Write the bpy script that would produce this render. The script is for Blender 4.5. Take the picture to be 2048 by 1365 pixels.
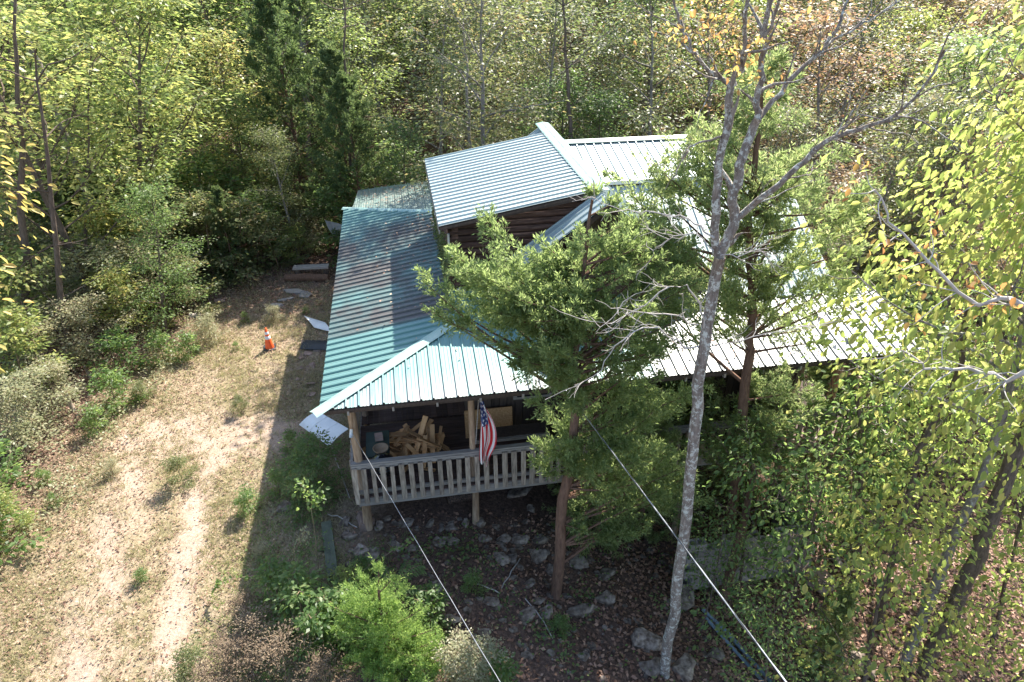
import bpy, bmesh, math, random
import numpy as np
from mathutils import Vector, Matrix
random.seed(7)
RNG = np.random.default_rng(7)
S = bpy.context.scene
for o in list(bpy.data.objects): bpy.data.objects.remove(o)
COL = S.collection

# ------------------------------------------------------------------ camera
CAM_H, PITCH, FPX = 11.0, math.radians(31), 1350.0
cam = bpy.data.cameras.new('camera'); cam.sensor_width = 36; cam.lens = 36*FPX/2048
cam.clip_start = .1; cam.clip_end = 600
co = bpy.data.objects.new('camera', cam); COL.objects.link(co)
co.location = (0, 0, CAM_H); co.rotation_euler = (math.pi/2-PITCH, 0, 0); S.camera = co

# ------------------------------------------------------------------ house frame
TH = math.radians(9.7)
HU = np.array([math.cos(TH), math.sin(TH), 0]); HV = np.array([-math.sin(TH), math.cos(TH), 0])
HA = np.array([-3.505, 9.856, 0])
def ray(px, py):
    u = (px-1024)/FPX; v = -(py-682.5)/FPX; c, s = math.cos(PITCH), math.sin(PITCH)
    return np.array([u, c+v*s, -s+v*c])
def at(px, py, z):            # world point of the given height seen at a place in the photograph
    r = ray(px, py); return r*((z-CAM_H)/r[2])+np.array([0, 0, CAM_H])
def atY(px, py, Y):
    r = ray(px, py); return r*(Y/r[1])+np.array([0, 0, CAM_H])
def W(u, v, z): return HA+HU*u+HV*v+np.array([0, 0, z])
def toH(P): d = np.asarray(P, float)-HA; return np.array([d@HU, d@HV, P[2]])
def hp(px, py, z): return toH(at(px, py, z))

# ------------------------------------------------------------------ light
K, M = .56, .74               # shadow shift per metre of height, house frame
L = -HU*K-HV*M+np.array([0, 0, -1.]); L /= np.linalg.norm(L)
sun = bpy.data.lights.new('sun', 'SUN'); sun.energy = 5.0; sun.angle = math.radians(.53); sun.color = (1, .94, .84)
so = bpy.data.objects.new('sun', sun); COL.objects.link(so)
so.rotation_euler = Vector(L).to_track_quat('-Z', 'Y').to_euler()
w = bpy.data.worlds.new('World'); S.world = w; w.use_nodes = True
nt = w.node_tree; bg = nt.nodes['Background']; sky = nt.nodes.new('ShaderNodeTexSky')
sky.sky_type = 'NISHITA'; sky.sun_disc = False
sky.sun_elevation = math.asin(-L[2]); sky.sun_rotation = math.atan2(-L[0], -L[1])
nt.links.new(sky.outputs[0], bg.inputs[0]); bg.inputs[1].default_value = .135
S.view_settings.view_transform = 'Standard'; S.view_settings.look = 'None'
S.view_settings.exposure = 1.6; S.view_settings.gamma = 1; S.view_settings.use_curve_mapping = False
S.cycles.max_bounces = 7; S.cycles.transparent_max_bounces = 4
S.cycles.diffuse_bounces = 4; S.cycles.transmission_bounces = 4; S.cycles.glossy_bounces = 2

# ------------------------------------------------------------------ ground height
def sm(x, a, b):
    t = np.clip((np.asarray(x, float)-a)/(b-a), 0, 1); return t*t*(3-2*t)
def lump(x, y, f, s):
    return (np.sin(x*f+s*1.3)*np.cos(y*f*1.17+s*2.1)+.6*np.sin(x*f*2.3+y*f*1.7+s)+.35*np.cos(y*f*4.1-x*f*3.3+s*.7))/1.95
def gz(x, y):
    x = np.asarray(x, float); y = np.asarray(y, float)
    dx, dy = x-HA[0], y-HA[1]; u = dx*HU[0]+dy*HU[1]; v = dx*HV[0]+dy*HV[1]
    z = -1.5*sm(u, 1.5, 8)*(1-.6*sm(v, -.5, 6))-.9*sm(u, 10, 22)+sm(y, 26, 75)*5
    near = sm(u, -1.5, 1)*(1-sm(u, 8, 12))*(1-sm(v, -.2, .8))
    z = z+lump(x, y, .55, 3)*.07+lump(x, y, 2.1, 5)*.025+near*lump(x, y, 1.5, 9)*.12
    z = z+lump(x, y, .18, 1)*.35*sm(y, 24, 34)
    return z
def G(x, y): return float(gz(x, y))
def atg(px, py):              # ground point seen at a place in the photograph
    z = 0.
    for _ in range(12):
        P = at(px, py, z); z = .5*z+.5*G(P[0], P[1])
    P = at(px, py, z); return np.array([P[0], P[1], G(P[0], P[1])])

# ------------------------------------------------------------------ materials
def mat(name):
    m = bpy.data.materials.new(name); m.use_nodes = True; n = m.node_tree
    return m, n, n.nodes['Principled BSDF']
def N(n, t, **k):
    d = n.nodes.new('ShaderNode'+t)
    for a, b in k.items():
        if a in d.inputs: d.inputs[a].default_value = b
        else: setattr(d, a, b)
    return d
def ramp(n, fac, cols):
    r = n.nodes.new('ShaderNodeValToRGB'); e = r.color_ramp.elements
    while len(e) < len(cols): e.new(.5)
    for i, (p, c) in enumerate(cols): e[i].position = p; e[i].color = (*c, 1)
    n.links.new(fac, r.inputs[0]); return r.outputs[0]
def mixc(n, f, a, b, mode='MIX'):
    d = n.nodes.new('ShaderNodeMix'); d.data_type = 'RGBA'; d.blend_type = mode
    for s, x in ((0, f), (6, a), (7, b)):
        if hasattr(x, 'links'): n.links.new(x, d.inputs[s])
        else: d.inputs[s].default_value = x if s == 0 else (*x, 1)
    return d.outputs[2]
def bump(n, b, h, s, dist=.02):
    d = N(n, 'Bump', Strength=s, Distance=dist); n.links.new(h, d.inputs['Height']); n.links.new(d.outputs[0], b.inputs['Normal'])
def coords(n, sc=(1, 1, 1)):
    t = N(n, 'TexCoord'); m = N(n, 'Mapping'); m.inputs['Scale'].default_value = sc
    n.links.new(t.outputs['Object'], m.inputs[0]); return m.outputs[0]
def noise(n, vec, sc, det=6, rough=.6):
    d = N(n, 'TexNoise', Scale=sc, Detail=det, Roughness=rough)
    if vec is not None: n.links.new(vec, d.inputs['Vector'])
    return d.outputs['Fac']
def simple(name, cols, sc=6, stretch=(1, 1, 1), rough=.8, bs=.3, spec=.3, metal=0, isl=0):
    m, n, b = mat(name); f = noise(n, coords(n, stretch), sc)
    c = ramp(n, f, cols)
    if isl:
        g = N(n, 'NewGeometry'); oi = N(n, 'ObjectInfo')
        r = ramp(n, oi.outputs['Random'], [(0, (1-isl,)*3), (1, (1+isl*.5,)*3)])
        c = mixc(n, 1., c, r, 'MULTIPLY')
    n.links.new(c, b.inputs['Base Color']); b.inputs['Roughness'].default_value = rough
    b.inputs['Specular IOR Level'].default_value = spec; b.inputs['Metallic'].default_value = metal
    if bs: bump(n, b, f, bs)
    return m
def leafmat(name, cols, trans, tmix=.5, rough=.45, spec=.4, ds=.15):
    de = lambda L_: [(p, tuple(x*(1-ds)+ds*(c[0]*.3+c[1]*.6+c[2]*.1) for x in c)) for p, c in L_]
    cols, trans = de(cols), de(trans)
    m, n, b = mat(name)
    g = N(n, 'NewGeometry'); oi = N(n, 'ObjectInfo')
    a = N(n, 'Math', operation='MULTIPLY_ADD'); n.links.new(oi.outputs['Random'], a.inputs[0]); a.inputs[1].default_value = .35
    a2 = N(n, 'Math', operation='MULTIPLY'); n.links.new(g.outputs['Random Per Island'], a2.inputs[0]); a2.inputs[1].default_value = .65
    n.links.new(a2.outputs[0], a.inputs[2]); f = a.outputs[0]
    n.links.new(ramp(n, f, cols), b.inputs['Base Color'])
    b.inputs['Roughness'].default_value = rough; b.inputs['Specular IOR Level'].default_value = spec
    t = N(n, 'BsdfTranslucent'); n.links.new(ramp(n, f, trans), t.inputs[0])
    mx = N(n, 'MixShader'); mx.inputs[0].default_value = tmix
    n.links.new(b.outputs[0], mx.inputs[1]); n.links.new(t.outputs[0], mx.inputs[2])
    n.links.new(mx.outputs[0], n.nodes['Material Output'].inputs[0]); return m

LM = {}
LM['green'] = leafmat('leaf_green', [(0, (.055, .1, .03)), (.5, (.1, .16, .045)), (.88, (.15, .21, .06)), (1, (.3, .22, .06))],
                      [(0, (.2, .38, .06)), (.6, (.32, .52, .1)), (1, (.55, .55, .14))], .45, .42, .26)
LM['yellow'] = leafmat('leaf_yellow_green', [(0, (.085, .14, .035)), (.5, (.18, .23, .06)), (.88, (.34, .33, .08)), (1, (.42, .24, .08))],
                       [(0, (.3, .48, .07)), (.5, (.5, .6, .11)), (.9, (.8, .7, .15)), (1, (.8, .45, .12))], .45, .42, .26)
LM['lime'] = leafmat('leaf_lime', [(0, (.1, .15, .03)), (.6, (.22, .26, .05)), (1, (.34, .3, .06))],
                     [(0, (.34, .5, .06)), (.6, (.52, .64, .09)), (1, (.75, .68, .14))], .5, .42, .26)
LM['olive'] = leafmat('leaf_olive', [(0, (.06, .09, .03)), (.5, (.12, .15, .055)), (.85, (.2, .19, .08)), (1, (.3, .15, .08))],
                      [(0, (.22, .32, .07)), (.6, (.4, .46, .12)), (1, (.6, .34, .13))], .42, .42, .26)
LM['russet'] = leafmat('leaf_russet', [(0, (.13, .14, .05)), (.35, (.24, .19, .09)), (.75, (.32, .17, .11)), (1, (.42, .17, .08))],
                       [(0, (.4, .4, .1)), (.5, (.6, .38, .16)), (1, (.7, .3, .14))], .4, .42, .26)
LM['cedar'] = leafmat('cedar_green', [(0, (.075, .115, .035)), (.55, (.15, .2, .07)), (.85, (.27, .3, .12)), (1, (.26, .17, .09))],
                      [(0, (.3, .44, .09)), (.6, (.5, .62, .18)), (1, (.7, .6, .28))], .48, .6, .2)
LM['cedar_dark'] = leafmat('cedar_dark_green', [(0, (.045, .08, .03)), (.6, (.085, .13, .045)), (1, (.14, .18, .07))],
                           [(0, (.16, .28, .06)), (1, (.34, .42, .12))], .38, .6, .2)
LM['autumn'] = leafmat('leaf_autumn', [(0, (.3, .1, .02)), (.5, (.4, .22, .03)), (1, (.45, .34, .05))],
                       [(0, (.75, .25, .06)), (.5, (.9, .5, .08)), (1, (.95, .8, .12))], .5)
LM['weed'] = leafmat('weed_green', [(0, (.05, .1, .03)), (.6, (.09, .17, .04)), (1, (.2, .25, .09))],
                     [(0, (.25, .45, .05)), (1, (.5, .65, .12))], .5)
LM['pale'] = leafmat('pale_leaf', [(0, (.17, .2, .09)), (.6, (.3, .3, .16)), (1, (.34, .25, .16))],
                     [(0, (.35, .4, .12)), (1, (.6, .5, .25))], .4)
LM['grass'] = leafmat('grass_straw', [(0, (.13, .15, .05)), (.35, (.28, .25, .11)), (.7, (.46, .37, .2)), (1, (.62, .5, .32))],
                      [(0, (.3, .4, .08)), (1, (.6, .5, .25))], .35, .7, .2)
LM['dead'] = leafmat('dead_brown', [(0, (.11, .075, .05)), (.6, (.22, .16, .1)), (1, (.42, .33, .22))],
                     [(0, (.15, .09, .06)), (1, (.35, .22, .14))], .25, .8, .1)
LM['litter'] = leafmat('litter', [(0, (.12, .05, .03)), (.35, (.25, .12, .07)), (.7, (.42, .22, .13)), (.9, (.56, .36, .22)), (1, (.4, .32, .12))],
                       [(0, (.2, .09, .05)), (1, (.5, .3, .15))], .15, .55, .4)

def barkmat(name, c0, c1, lichen=None, la=.55):
    m, n, b = mat(name); v = coords(n, (1, 1, .22)); f = noise(n, v, 22, 8, .7)
    c = ramp(n, f, [(.3, c0), (.7, c1)])
    if lichen:
        g = noise(n, coords(n), 11, 8, .8); k = ramp(n, g, [(la-.03, (0, 0, 0)), (la+.03, (1, 1, 1))])
        c = mixc(n, k, c, lichen)
    n.links.new(c, b.inputs['Base Color']); b.inputs['Roughness'].default_value = .9; b.inputs['Specular IOR Level'].default_value = .15
    bump(n, b, f, .8, .03); return m
BARK = barkmat('bark_brown', (.06, .045, .035), (.2, .15, .12))
BARKG = barkmat('bark_grey', (.12, .1, .085), (.32, .28, .25), (.42, .42, .38), .58)
BARKL = barkmat('bark_lichen', (.09, .07, .058), (.3, .25, .215), (.5, .5, .45), .545)
BARKR = barkmat('bark_cedar', (.07, .04, .03), (.22, .13, .09))
TWIG = simple('dead_twig', [(.3, (.3, .26, .23)), (.7, (.5, .46, .42))], 10, bs=0)
STEM = simple('stem_brown', [(.3, (.14, .09, .06)), (.7, (.26, .2, .13))], 10, bs=0)

def roofmat(name, base, dark, stain, glare=False):
    m, n, b = mat(name); v = coords(n)
    big = noise(n, v, .7, 4); fine = noise(n, v, 9, 8, .7)
    c = ramp(n, big, [(.3, base), (.7, dark)])
    sp = N(n, 'SeparateXYZ'); n.links.new(v, sp.inputs[0])
    def band(lo0, lo1, hi0, hi1, axis):
        a = N(n, 'MapRange'); a.inputs[1].default_value = lo0; a.inputs[2].default_value = lo1; n.links.new(sp.outputs[axis], a.inputs[0])
        d = N(n, 'MapRange'); d.inputs[1].default_value = hi0; d.inputs[2].default_value = hi1; d.inputs[3].default_value = 1; d.inputs[4].default_value = 0
        n.links.new(sp.outputs[axis], d.inputs[0])
        q = N(n, 'Math', operation='MULTIPLY'); n.links.new(a.outputs[0], q.inputs[0]); n.links.new(d.outputs[0], q.inputs[1]); return q.outputs[0]
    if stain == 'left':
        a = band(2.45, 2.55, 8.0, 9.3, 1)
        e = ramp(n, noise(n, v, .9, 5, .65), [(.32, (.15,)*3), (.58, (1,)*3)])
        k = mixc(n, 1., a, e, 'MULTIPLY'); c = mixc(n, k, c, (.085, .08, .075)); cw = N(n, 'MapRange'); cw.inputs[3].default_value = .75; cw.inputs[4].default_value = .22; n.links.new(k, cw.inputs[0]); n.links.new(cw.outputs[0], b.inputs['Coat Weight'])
    if stain == 'front':
        a = band(-.1, .02, .1, .75, 1)
        e = ramp(n, noise(n, coords(n, (9, .6, 1)), 1.2, 5, .7), [(.35, (0,)*3), (.65, (.9,)*3)])
        k = mixc(n, 1., a, e, 'MULTIPLY'); c = mixc(n, k, c, (.34, .27, .27))
    d = ramp(n, fine, [(.6, (0, 0, 0)), (.75, (.5, .5, .5))]); c = mixc(n, d, c, (.12, .1, .08))
    n.links.new(c, b.inputs['Base Color'])
    n.links.new(ramp(n, fine, [(.3, (.5,)*3), (.7, (.66,)*3)]), b.inputs['Roughness'])
    b.inputs['Metallic'].default_value = .75 if glare else .35; b.inputs['Specular IOR Level'].default_value = .5
    b.inputs['Coat Weight'].default_value = .8; b.inputs['Coat Roughness'].default_value = .55; b.inputs['Coat IOR'].default_value = 1.7
    bump(n, b, big, .05, .05); return m
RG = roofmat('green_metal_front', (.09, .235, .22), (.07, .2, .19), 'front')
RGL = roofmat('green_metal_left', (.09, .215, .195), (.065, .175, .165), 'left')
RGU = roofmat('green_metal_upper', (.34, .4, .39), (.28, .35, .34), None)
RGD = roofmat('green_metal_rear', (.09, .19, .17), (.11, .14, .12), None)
GLARE = roofmat('green_metal_glare', (.27, .28, .275), (.2, .21, .205), None, True)  # sun glare on the green paint, put into a pale metallic colour
CAP = simple('roof_cap_green', [(.3, (.2, .34, .3)), (.7, (.34, .46, .42))], 5, rough=.4, bs=.02, spec=.6)
LOG = simple('weathered_log', [(.3, (.045, .025, .018)), (.55, (.11, .06, .045)), (.8, (.24, .16, .13))], 5, (.6, 6, 6), bs=.6, isl=.4)
WOOD = simple('weathered_wood', [(.3, (.15, .11, .085)), (.7, (.44, .36, .29))], 5, (5, 5, .8), bs=.5, isl=.25)
POSTW = simple('peeled_post', [(.3, (.2, .125, .08)), (.7, (.46, .33, .23))], 6, (5, 5, .6), bs=.6)
WOODH = simple('weathered_rail', [(.3, (.2, .17, .15)), (.7, (.38, .34, .31))], 5, (.6, 6, 6), bs=.5, isl=.2)
DECK = simple('deck_boards', [(.3, (.07, .045, .038)), (.7, (.15, .1, .085))], 5, (.5, 6, 6), bs=.4, isl=.35)
DARKW = simple('dark_wall_board', [(.3, (.05, .035, .028)), (.7, (.1, .07, .055))], 5, (5, 5, .6), bs=.4, isl=.35)
FRESH = simple('sawn_board', [(.3, (.4, .19, .075)), (.7, (.66, .4, .2))], 4, (6, 1, 6), bs=.2, isl=.5)
STONE = simple('grey_stone', [(.32, (.06, .04, .03)), (.48, (.19, .145, .115)), (.7, (.38, .31, .255))], 9, bs=.9, isl=.35)
STONER = simple('red_stone', [(.3, (.19, .125, .1)), (.7, (.42, .3, .25))], 4, bs=.8, isl=.35)
BLOCK = simple('concrete_block', [(.3, (.24, .2, .18)), (.7, (.38, .34, .31))], 14, bs=.4, isl=.2)
WHITEM = simple('white_sheet_metal', [(.3, (.6, .62, .64)), (.7, (.74, .75, .77))], 3, rough=.45, bs=.05)
GREYM = simple('grey_sheet', [(.3, (.2, .2, .21)), (.7, (.36, .35, .36))], 4, rough=.7)
DARKP = simple('dark_plastic', [(.3, (.02, .025, .03)), (.7, (.045, .05, .06))], 4, rough=.5, bs=0)
BLACKG = simple('black_gloss', [(.3, (.012, .014, .018)), (.7, (.02, .022, .028))], 4, rough=.15, bs=0, spec=.6)
CONEO = simple('cone_orange', [(.3, (.8, .1, .025)), (.7, (.95, .15, .04))], 5, rough=.5, bs=0)
CONEW = simple('reflective_band', [(.3, (.6, .57, .54)), (.7, (.75, .72, .7))], 8, rough=.4, bs=0)
PIPE = simple('blue_grey_pipe', [(.3, (.11, .15, .19)), (.7, (.19, .24, .29))], 3, rough=.4, bs=0)
CABLE = simple('cable_grey', [(.3, (.25, .26, .28)), (.7, (.42, .43, .45))], 9, rough=.35, bs=0, metal=.4)
CABLEB = simple('cable_black', [(.3, (.03, .035, .04)), (.7, (.06, .065, .07))], 9, rough=.35, bs=0)
TABLE = simple('green_table_top', [(.3, (.03, .05, .04)), (.7, (.06, .085, .07))], 4, rough=.6, bs=.05)
BASK = simple('tan_ceramic', [(.3, (.3, .2, .12)), (.7, (.42, .3, .2))], 8)
GUT = simple('gutter_white', [(.3, (.55, .55, .53)), (.7, (.7, .7, .68))], 4, rough=.5, bs=0)

# ------------------------------------------------------------------ mesh helpers
class MB:
    def __init__(s): s.v = []; s.f = []; s.n = 0
    def add(s, vs, fs):
        s.v.extend([tuple(map(float, q)) for q in vs]); s.f.extend([tuple(i+s.n for i in q) for q in fs]); s.n += len(vs); return s
    def box(s, c, d, R=None, jit=0):
        vs = []
        for x in (-.5, .5):
            for y in (-.5, .5):
                for z in (-.5, .5):
                    p = Vector((x*d[0]+random.uniform(-jit, jit), y*d[1]+random.uniform(-jit, jit), z*d[2]+random.uniform(-jit, jit)))
                    if R is not None: p = R @ p
                    vs.append(p+Vector(c))
        return s.add(vs, [(0, 1, 3, 2), (4, 6, 7, 5), (0, 4, 5, 1), (2, 3, 7, 6), (0, 2, 6, 4), (1, 5, 7, 3)])
    def beam(s, p, q, a, b, up=(0, 0, 1), jit=0):   # width a sideways, b along up
        p, q = Vector(p), Vector(q); d = (q-p); l = d.length; d.normalize(); u = Vector(up)
        x = d.cross(u)
        if x.length < 1e-4: x = Vector((1, 0, 0))
        x.normalize(); u = x.cross(d); R = Matrix((x, d, u)).transposed()
        return s.box((p+q)/2, (a, l, b), R, jit)
    def tube(s, pts, rad, n=6, cap=True):
        P = np.array([tuple(p) for p in pts], float); m = len(P); vs = []
        rad = [rad]*m if np.isscalar(rad) else rad
        T = np.gradient(P, axis=0); T /= np.linalg.norm(T, axis=1)[:, None]+1e-9
        ref = np.array([1, 0, 0.]) if abs(T[0][0]) < .9 else np.array([0, 1, 0.])
        for i in range(m):
            a = np.cross(T[i], ref); a /= np.linalg.norm(a)+1e-9; b = np.cross(T[i], a); ref = np.cross(a, T[i]) if i == 0 else ref
            for k in range(n):
                t = 2*math.pi*k/n; vs.append(P[i]+rad[i]*(a*math.cos(t)+b*math.sin(t)))
        fs = [(i*n+k, i*n+(k+1) % n, (i+1)*n+(k+1) % n, (i+1)*n+k) for i in range(m-1) for k in range(n)]
        if cap: fs += [tuple(range(n)), tuple(range((m-1)*n, m*n))[::-1]]
        return s.add(vs, fs)
    def lathe(s, prof, c=(0, 0, 0), n=16):
        vs = []; m = len(prof)
        for r, z in prof:
            for k in range(n):
                t = 2*math.pi*k/n; vs.append((c[0]+r*math.cos(t), c[1]+r*math.sin(t), c[2]+z))
        return s.add(vs, [(i*n+k, i*n+(k+1) % n, (i+1)*n+(k+1) % n, (i+1)*n+k) for i in range(m-1) for k in range(n)]+[tuple(range((m-1)*n, m*n))])
    def mesh(s, name, m, smooth=False):
        me = bpy.data.meshes.new(name); me.from_pydata(s.v, [], s.f); me.materials.append(m)
        if smooth: me.polygons.foreach_set('use_smooth', [True]*len(me.polygons))
        return me
    def obj(s, name, m, parent=None, smooth=False): return link(name, s.mesh(name, m, smooth), parent)
def link(name, me, parent=None, loc=None, rot=None):
    o = bpy.data.objects.new(name, me); COL.objects.link(o)
    if parent is not None: o.parent = parent
    if loc is not None: o.location = loc
    if rot is not None: o.rotation_euler = rot
    return o
def tag(o, label, cat, group=None, kind=None):
    if label: o['label'] = label
    if cat: o['category'] = cat
    if group: o['group'] = group
    if kind: o['kind'] = kind
    return o
def thing(name, label, cat, loc=(0, 0, 0), rz=0, group=None):
    o = bpy.data.objects.new(name, None); COL.objects.link(o); o.location = loc; o.rotation_euler = (0, 0, rz)
    o.empty_display_size = .2
    return tag(o, label, cat, group)
def quads(name, V, nper, m, faces=None):      # V (N*nper,3) array of separate little faces
    V = np.ascontiguousarray(V, np.float32).reshape(-1, 3); n = len(V)//nper
    me = bpy.data.meshes.new(name); me.vertices.add(len(V)); me.vertices.foreach_set('co', V.ravel())
    if faces is None: faces = [list(range(nper))]
    k = len(faces[0]); F = (np.arange(n)[:, None, None]*nper+np.array(faces)[None]).reshape(-1)
    nf = n*len(faces); me.loops.add(len(F)); me.loops.foreach_set('vertex_index', F.astype(np.int32))
    me.polygons.add(nf); me.polygons.foreach_set('loop_start', (np.arange(nf)*k).astype(np.int32))
    me.materials.append(m); me.update(calc_edges=True); return me
def unit(a): return a/(np.linalg.norm(a, axis=-1, keepdims=True)+1e-9)
def leaves(name, P, D, Nn, ln, wd, m, fold=.25, rich=False):   # P base, D direction, Nn rough normal
    D = unit(D); X = unit(np.cross(D, Nn)); Nn = np.cross(X, D); ln = ln[:, None]; wd = wd[:, None]
    if not rich:
        V = np.stack([P, P+D*ln*.45+X*wd*.5+Nn*wd*fold, P+D*ln, P+D*ln*.45-X*wd*.5+Nn*wd*fold], 1); return quads(name, V, 4, m)
    V = np.stack([P, P+D*ln*.28+X*wd*.42+Nn*wd*fold, P+D*ln*.66+X*wd*.44+Nn*wd*fold, P+D*ln-Nn*ln*.12,
                  P+D*ln*.66-X*wd*.44+Nn*wd*fold, P+D*ln*.28-X*wd*.42+Nn*wd*fold], 1)
    return quads(name, V, 6, m, [[0, 1, 2, 3], [3, 4, 5, 0]])

# ------------------------------------------------------------------ plants
def dens(P, k=3, wob=.02, rg=np.random.default_rng(3)):
    P = np.array(P); out = []
    for a, b_ in zip(P[:-1], P[1:]):
        for i in range(k): out.append(a+(b_-a)*i/k+rg.normal(0, wob, 3))
    out.append(P[-1]); return out
def curve_pts(p0, d, length, n, curl, up, rg):
    pts = [np.array(p0, float)]; d = unit(np.array(d, float)); st = length/n
    for i in range(n):
        d = unit(d+rg.normal(0, curl, 3)+np.array([0, 0, up])); pts.append(pts[-1]+d*st)
    return pts
def broadleaf(seed, H, R, clear, mname, nl=20, ns=11, nleaf=34, leaf=.13, droop=.25, rich=False, trunk_r=.13, bark=None, top=True, flat=.13):
    rg = np.random.default_rng(seed); wb = MB(); tr = curve_pts((0, 0, -.3), (rg.normal(0, .06), rg.normal(0, .06), 1), H*.97+.3, 9, .045, .02, rg)
    T = np.array(tr); wb.tube(tr, list(np.linspace(trunk_r, .015, len(tr))), 7)
    P = []; 
    for i in range(nl):
        f = clear+(1-clear)*(i+.5)/nl; z = f*H; k = min(int(f*(len(T)-1)), len(T)-2); q = f*(len(T)-1)-k; b = T[k]*(1-q)+T[k+1]*q
        g = (f-clear)/(1-clear); prof = (math.sin(math.pi*min(1, .22+g*.78)))**.6+.12
        ln = R*prof*rg.uniform(.65, 1.15); az = i*2.4+rg.uniform(-.5, .5); el = rg.uniform(.15, .5)+g*.6
        d = (math.cos(az)*math.cos(el), math.sin(az)*math.cos(el), math.sin(el))
        lim = curve_pts(b, d, ln, 5, .14, .0, rg); wb.tube(lim, list(np.linspace(trunk_r*.32*(1-.5*g), .008, 6)), 4, False); Lm = np.array(lim)
        for j in range(ns):
            t = rg.uniform(.22, 1)*5; a = min(int(t), 4); p = Lm[a]+(Lm[a+1]-Lm[a])*(t-a)
            dd = unit(Lm[a+1]-Lm[a])+rg.normal(0, .75, 3); dd[2] *= .4
            sl = rg.uniform(.3, .62)*R*.38; e = p+unit(dd)*sl
            if j % 2 == 0: wb.tube([p, (p+e)/2+rg.normal(0, .03, 3), e], [.012, .008, .004], 3, False)
            P.append((p, e))
    A = np.array([x[0] for x in P]); B = np.array([x[1] for x in P]); m = len(A)
    t = rg.uniform(.1, 1.15, (m, nleaf)); C = A[:, None]+(B-A)[:, None]*t[..., None]
    rad = R*.13
    off = rg.normal(0, 1, (m, nleaf, 3))*np.array([rad, rad, rad*flat*3]); C = (C+off).reshape(-1, 3)
    D = (unit(B-A)[:, None]*.5+unit(off)+rg.normal(0, .4, (m, nleaf, 3))).reshape(-1, 3); D[:, 2] = D[:, 2]*.4-droop
    Nn = np.tile([0, 0, 1.], (len(C), 1))+rg.normal(0, .45, (len(C), 3))
    ln = leaf*rg.uniform(.45, 1.4, len(C)); me = leaves('crown', C, D, Nn, ln, ln*rg.uniform(.42, .6, len(C)), LM[mname], .2, rich)
    return wb.mesh('trunk', bark or BARK, True), me
def cedar(seed, H, R, clear, mname, nb=90, ns=14, nn=38, needle=.075, el0=.1, el1=1.0, shape=1., trunk_r=.11, leaders=1, wid=.2):
    rg = np.random.default_rng(seed); wb = MB(); A = []; B = []; lead = []
    for q in range(leaders):
        d = (rg.normal(0, .05), rg.normal(0, .05), 1) if q == 0 else (rg.normal(0, .38), rg.normal(0, .38), 1)
        h = H if q == 0 else H*rg.uniform(.72, .95)
        tr = curve_pts((0, 0, -.3) if q == 0 else lead[0][2], d, h+.3 if q == 0 else h-H*.25, 9, .04, .04, rg); lead.append(np.array(tr))
        wb.tube(tr, list(np.linspace(trunk_r if q == 0 else trunk_r*.6, .012, len(tr))), 6)
    for i in range(nb):
        T = lead[i % leaders]; lo = clear if i % leaders == 0 else .1
        f = lo+(1-lo)*((i//leaders)+.5)/(nb//leaders+1); f = min(f, .985); k = min(int(f*(len(T)-1)), len(T)-2); q = f*(len(T)-1)-k; b = T[k]*(1-q)+T[k+1]*q
        g = (f-lo)/(1-lo); prof = (1-g)**shape*.95+.1; prof *= min(1, .45+g*3)
        if i % leaders: prof *= .75
        ln = R*prof*rg.uniform(.55, 1.2); az = i*2.4+rg.uniform(-.6, .6); el = el0+(el1-el0)*g+rg.uniform(-.15, .2)
        d = (math.cos(az)*math.cos(el), math.sin(az)*math.cos(el), math.sin(el))
        lim = curve_pts(b, d, ln, 5, .1, .06, rg); wb.tube(lim, list(np.linspace(max(.008, trunk_r*.22*prof), .004, 6)), 3, False); Lm = np.array(lim)
        for j in range(ns):
            t = rg.uniform(.12, 1)**.75*5; a = min(int(t), 4); p = Lm[a]+(Lm[a+1]-Lm[a])*(t-a)
            dd = unit(Lm[a+1]-Lm[a])*.9+rg.normal(0, .5, 3); dd[2] += .15
            A.append(p); B.append(p+unit(dd)*rg.uniform(.14, .34)*(.5+R*.28)*(1.3-.95*t/5))
    A = np.array(A); B = np.array(B); m = len(A)
    t = rg.uniform(.0, 1., (m, nn)); C = A[:, None]+(B-A)[:, None]*t[..., None]
    ax = unit(B-A)[:, None]; side = rg.normal(0, 1, (m, nn, 3)); side -= ax*(side*ax).sum(-1, keepdims=True); side = unit(side)
    C = C+side*(.065*(1-t)+.012)[..., None]*rg.uniform(0, 1.3, (m, nn, 1))*(.6+R*.2)
    D = (ax*.8+side*.75+rg.normal(0, .22, (m, nn, 3))).reshape(-1, 3); C = C.reshape(-1, 3)
    Nn = rg.normal(0, 1, (len(C), 3)); ln = needle*rg.uniform(.6, 1.35, len(C))
    return wb.mesh('trunk', BARKR, True), leaves('crown', C, D, Nn, ln, ln*wid*rg.uniform(.8, 1.3, len(C)), LM[mname], .15)
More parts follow.
